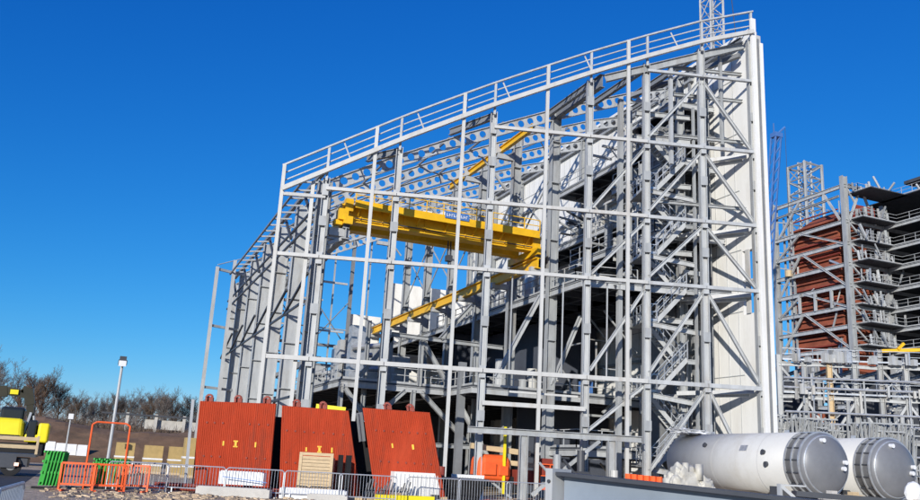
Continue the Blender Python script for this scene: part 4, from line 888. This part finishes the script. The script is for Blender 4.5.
# white and red water barriers behind
for k in range(5):
    x = -5.0+k*.93; y = 90.0-.1*k; zb = md(x, y)-.05
    o = MB().quadbox([(x, y-.25, zb), (x+.9, y-.25, zb), (x+.9, y+.25, zb), (x, y+.25, zb), (x+.03, y-.1, zb+1.0), (x+.87, y-.1, zb+1.0), (x+.87, y+.1, zb+1.0), (x+.03, y+.1, zb+1.0)]).build('road_barrier', 'orange' if k == 0 else 'wrap')
    tag(centre(o), '%s plastic road barrier below the brown bank, %s from the left' % ('red' if k == 0 else 'white', ordw(k+1)), 'barrier', 'plastic road barriers below the bank')
# tan blocks on pallets
bl = [(1.55, 66.5, 1.3, 2.05), (3.45, 65.9, 1.3, 1.95), (5.1, 65.3, 1.2, 1.95), (5.6, 60.0, 1.25, 2.55), (8.0, 60.5, 1.3, 2.3), (9.35, 59.6, 1.35, 2.3), (11.6, 60.0, 1.0, 1.8)]
side = ['leftmost, behind the orange frame', 'second from the left, behind the lamp post', 'third from the left, half hidden', 'tallest, centre of the row', 'fifth, under the yellow machine', 'sixth, beside the dark gap', 'rightmost, touching the red panel']
for (x, y, ww, h), s_ in zip(bl, side):
    t = thing('insulation_stack', 'tan strapped block stack on a pallet, '+s_, 'block stack', (x, y, 0), 'tan strapped block stacks on pallets')
    MB().box(x, y, .15, x+ww, y+1.2, .15+h*.42).box(x+.03, y+.02, .22+h*.44, x+ww-.02, y+1.18, h).build('block', 'tan', t)
    MB().box(x-.01, y-.02, .15+h*.42, x+ww+.01, y+1.2, .22+h*.44).box(x-.01, y-.02, .15+h*.2, x+ww+.01, y-.003, .22+h*.22).build('strap', 'wrap', t); MB().box(x, y, 0, x+ww, y+1.2, .15).build('pallet', 'wood', t)
    if s_[:5] in ('talle', 'sixth'): tag(centre(MB().box(x+ww+.12, y+.2, 0, x+ww+.85, y+1.1, h*.85).build('black_pack', 'dark')), 'black wrapped pack right of the tan stack, '+('centre' if s_[0] == 't' else 'right'), 'pack')
b = MB().box(10.2, 76, 0, 13.5, 78, 2.9).box(10.8, 76, 2.9, 12.4, 77.5, 3.5); 
t = thing('yellow_machine', 'small yellow machine parked beyond the tan blocks', 'machine', (11.2, 77, 0))
MB().box(9.6, 76, .5, 12.9, 78, 3.0).beam((11.0, 76.5, 3.1), (13.6, 76.5, 3.6), .35).build('body', 'yellow', t); MB().box(10.9, 76.2, 3.0, 11.9, 77.6, 3.9).build('cab', 'yellow', t)
for x in (10.1, 12.3): MB().tube((x, 75.8, .55), (x, 76.2, .55), .55, n=18).build('wheel', 'black', t)
# red bars on the ground, white packs, timber pallet
for k in range(5):
    y = 38.2-.25*k; z = .15+.14*(k % 2)
    tag(centre(MB().tube((2.4+.2*k, y+.6, z), (8.5, y-1.7, z), .07, n=8).build('red_tube', 'dred')), 'dark red steel tube on the gravel before the left red panel, %s from the front' % ordw(5-k), 'tube', 'red steel tubes on the ground')
def pack(x0, y0, x1, y1, z0, z1, m, lab, rz=-.38):
    o = MB().box(-(x1-x0)/2, -.3, 0, (x1-x0)/2, .3, z1-z0).box(-(x1-x0)/2+.06, -.27, z1-z0, (x1-x0)/2-.1, .27, z1-z0+.03)
    o = o.build('wrapped_pack', m); o.location = ((x0+x1)/2, (y0+y1)/2, z0); o.rotation_euler = (0, 0, rz); tag(o, lab, 'pack', 'pale packs lying along the barriers')
pack(4.9, 36.3, 6.7, 36.3, .45, .95, 'wrap', 'blue banded white wrapped pack lying before the left red panel')
pack(4.0, 36.0, 6.9, 35.6, .0, .33, 'conc', 'low grey flat pack under the white wrapped pack'); pack(7.2, 35.6, 9.9, 35.1, .02, .42, 'wrap', 'long low white pack before the gap between the red panels'); pack(8.2, 34.9, 9.8, 34.6, 0, .25, 'conc', 'small pale slab lying at the right end of the white packs')
tag(centre(MB().beam((4.95, 35.92, .75), (6.6, 35.3, .6), .03, .03).build('blue_strap', 'blue')), 'thin blue strap round the white wrapped pack', 'strap')
t = thing('timber_crate', 'upright pale timber crate front standing before the middle red panel', 'crate', (9.0, 37.2, 0))
b = MB()
for k in range(11): b.box(-.66, -.02, .15+k*.145, .6, .02, .28+k*.145)
bo = b.build('boards', 'wood', t); bo.parent = None; bo.location = (0, 0, 0); bo.data.transform(Matrix.Translation(V(t.location))); bo.parent = t
b = MB().box(-.75, -.05, 0, -.62, .05, 1.85).box(.58, -.05, 0, .7, .05, 1.85).box(-.75, -.04, 1.76, .7, .04, 1.88).box(-.75, .1, 0, .7, .9, 1.7)
po = b.build('posts', 'wood', t); po.data.transform(Matrix.Translation(V(t.location)))
t.rotation_euler = (0, 0, R_(-20)); t.location = (8.95, 37.0, 0)
tag(centre(MB().box(9.85, 36.65, 0, 10.02, 36.9, 1.85).box(10.15, 36.5, 0, 10.35, 36.75, 1.85).build('dark_posts', 'dark')), 'pair of dark posts right of the timber crate', 'posts')
b = MB()
for k in range(16): 
    x = 10.9+.11*k; y = 36.3-.05*k; b.tube((x, y, .05), (x+.2, y, .75+.2*math.sin(k)), .035, n=5)
tag(centre(b.build('rebar_bundle', 'dsteel')), 'bundle of dark curved bars leaning low before the middle red panel', 'bars')
tag(centre(MB().box(11.1, 34.8, 0, 13.6, 35.2, .34).build('yellow_case', 'yellow2')), 'low yellow case at the foot of the barrier with the rounded end', 'case')
rc = random.Random(31)
names = [('timber_baulk', 'wood', 'timber baulk'), ('steel_offcut', 'dred', 'dark red steel offcut'), ('steel_offcut', 'grey', 'grey steel offcut'), ('board', 'wood', 'timber board'), ('bucket', 'dsteel', 'dark bucket')]
where = ['before the left red panel', 'before the middle red panel', 'before the right red panel', 'by the white blocks', 'by the grey portal post']
for k in range(24):
    n_, m_, l_ = names[k % 5]; x = 3.5+.72*k+rc.uniform(-.3, .3); y = 38.8-.27*(x-3.5)-rc.uniform(.2, 2.0); a = rc.uniform(-.6, .3); q = rc.uniform(.6, 1.6)
    if n_ == 'bucket': b = MB().tube((x, y, 0), (x, y, .4), .15, .2, 12)
    else: b = MB().beam((x, y, .1), (x+q*math.cos(a), y+q*math.sin(a), .1+rc.uniform(0, .25)), .14, .2)
    tag(centre(b.build(n_, m_)), '%s on the gravel yard, %s loose item from the left' % (l_, ordw(k+1)), l_.split()[-1], 'loose items on the gravel before the red panels')
# white concrete barriers and skip
for k, (x, y, L, lab) in enumerate(((12.25, 36.3, 2.15, 'white ribbed concrete block before the right red panel'), (16.0, 38.4, 1.5, 'white concrete block behind the black skip'))):
    t = thing('concrete_block', lab, 'block', (x, y, 0), 'white ribbed concrete blocks')
    MB().box(x, y, 0, x+L, y+.5, 1.28).build('body', 'clad', t); b = MB()
    for q in range(11): b.box(x+.05+q*L/11, y-.03, .1, x+.09+q*L/11, y-.002, 1.2)
    b.build('rib', 'clad', t)
t = thing('skip', 'small black skip with sloping sides between the white blocks', 'skip', (15.3, 37, 0))
MB().quadbox([(15.3, 36.9, 0), (16.5, 36.9, 0), (16.5, 38, 0), (15.3, 38, 0), (15.0, 36.7, 1.05), (16.9, 36.7, 1.05), (16.9, 38.2, 1.05), (15.0, 38.2, 1.05)]).build('bin', 'dark', t); MB().box(14.95, 36.62, 1.05, 16.95, 38.25, 1.13).build('rim', 'navy', t)
# boom lift
L = thing('boom_lift', 'orange boom lift parked behind the grey portal posts', 'boom lift', (19.8, 45, 0))
b = MB().rbox(18.9, 43.0, .55, 20.9, 44.4, 1.95, .38, .06); b.rbox(19.2, 42.9, .9, 19.9, 43.05, 1.5, .05); b.rbox(20.05, 42.92, .9, 20.6, 43.05, 1.4, .05)
b.build('chassis', 'orange', L)
for x in (18.9, 20.9): MB().tube((x, 43.3, .45), (x, 43.7, .45), .45, n=18).build('wheel', 'black', L)
MB().beam((18.8, 43.9, 2.35), (22.0, 43.3, 2.1), .28, .3).beam((20.6, 43.6, 1.6), (22.2, 43.2, 1.5), .25).build('boom', 'wood', L)
MB().box(21.1, 43.0, .5, 22.2, 44, 1.25).box(22.3, 42.6, 1.0, 23.0, 43.4, 1.9).build('engine_cover', 'dred', L); MB().beam((20.35, 43, 0), (20.35, 43, 3.4), .12).build('mast_pole', 'yellow2', L)
handrail([(22.2, 42.5, .3), (23.3, 42.3, .3), (23.3, 43.3, .3)], 1.3, .5).build('basket', 'orange', L)
L.location = (21.6, 48.3, .25); L.scale = (1.12, 1.12, 1.12)
# cylinder pallets, small machines below the portal
for k, (x, y, m, h, lab) in enumerate(((23.9, 43.2, 'grey', 2.6, 'grey machine cabinet under the portal beam'), (25.2, 42.8, 'dsteel', 2.9, 'dark machine cabinet right of the orange lift'), (17.4, 44.5, 'dred', 1.6, 'red gas cylinder rack at the column foot'), (26.9, 42.0, 'white', 1.9, 'white machine cabinet behind the girder end'))):
    o = MB().box(x, y, 0, x+.8, y+.7, h*.6).tube((x+.4, y+.3, h*.6), (x+.4, y+.3, h), .22, n=10).beam((x, y, h*.5), (x-.9, y, h*.8), .12).build('machine_cabinet', m); tag(centre(o), lab, 'machine', 'small machines at the hall foot')
tag(centre(MB().box(12.4, 47.5, 0, 12.9, 47.9, .9).box(14.9, 46.5, 2.5, 16.5, 46.8, 2.75).beam((15.6, 46.7, 0), (15.6, 46.7, 2.5), .1).build('timber_stand', 'wood')), 'timber plank on a stand at the foot of the hall behind the skip', 'stand')
# ground litter: stones, timber offcuts (uncountable)
b = MB()
for i in range(2600):
    y = random.uniform(24, 60); x = random.uniform(-1.0, 22)*(y/36); r = random.uniform(.02, .06)
    if y < 47: b.ico((x, y, r*.3), r, (1, 1, .6), .3) if i % 4 == 0 else b.quadbox([(x, y, 0), (x+r, y, 0), (x+r, y+r, 0), (x, y+r, 0), (x+.01, y, r*.6), (x+r*.8, y+.01, r*.7), (x+r*.7, y+r, r*.6), (x, y+r*.8, r*.7)])
for i in range(700):
    x = random.uniform(-1.4, 13); y = random.uniform(30, 39.5)-x*.15; q = random.uniform(.03, .09)*random.choice((1, 1, 1.9)); a = random.uniform(0, 3)
    b.beam((x, y, .02), (x+math.cos(a)*q*2.2, y+math.sin(a)*q*2.2, .04), q*.6, q)
o = b.build('stones', 'gravel'); o['kind'] = 'stuff'; o['label'] = 'loose pale stones on the gravel yard'; o['category'] = 'stones'
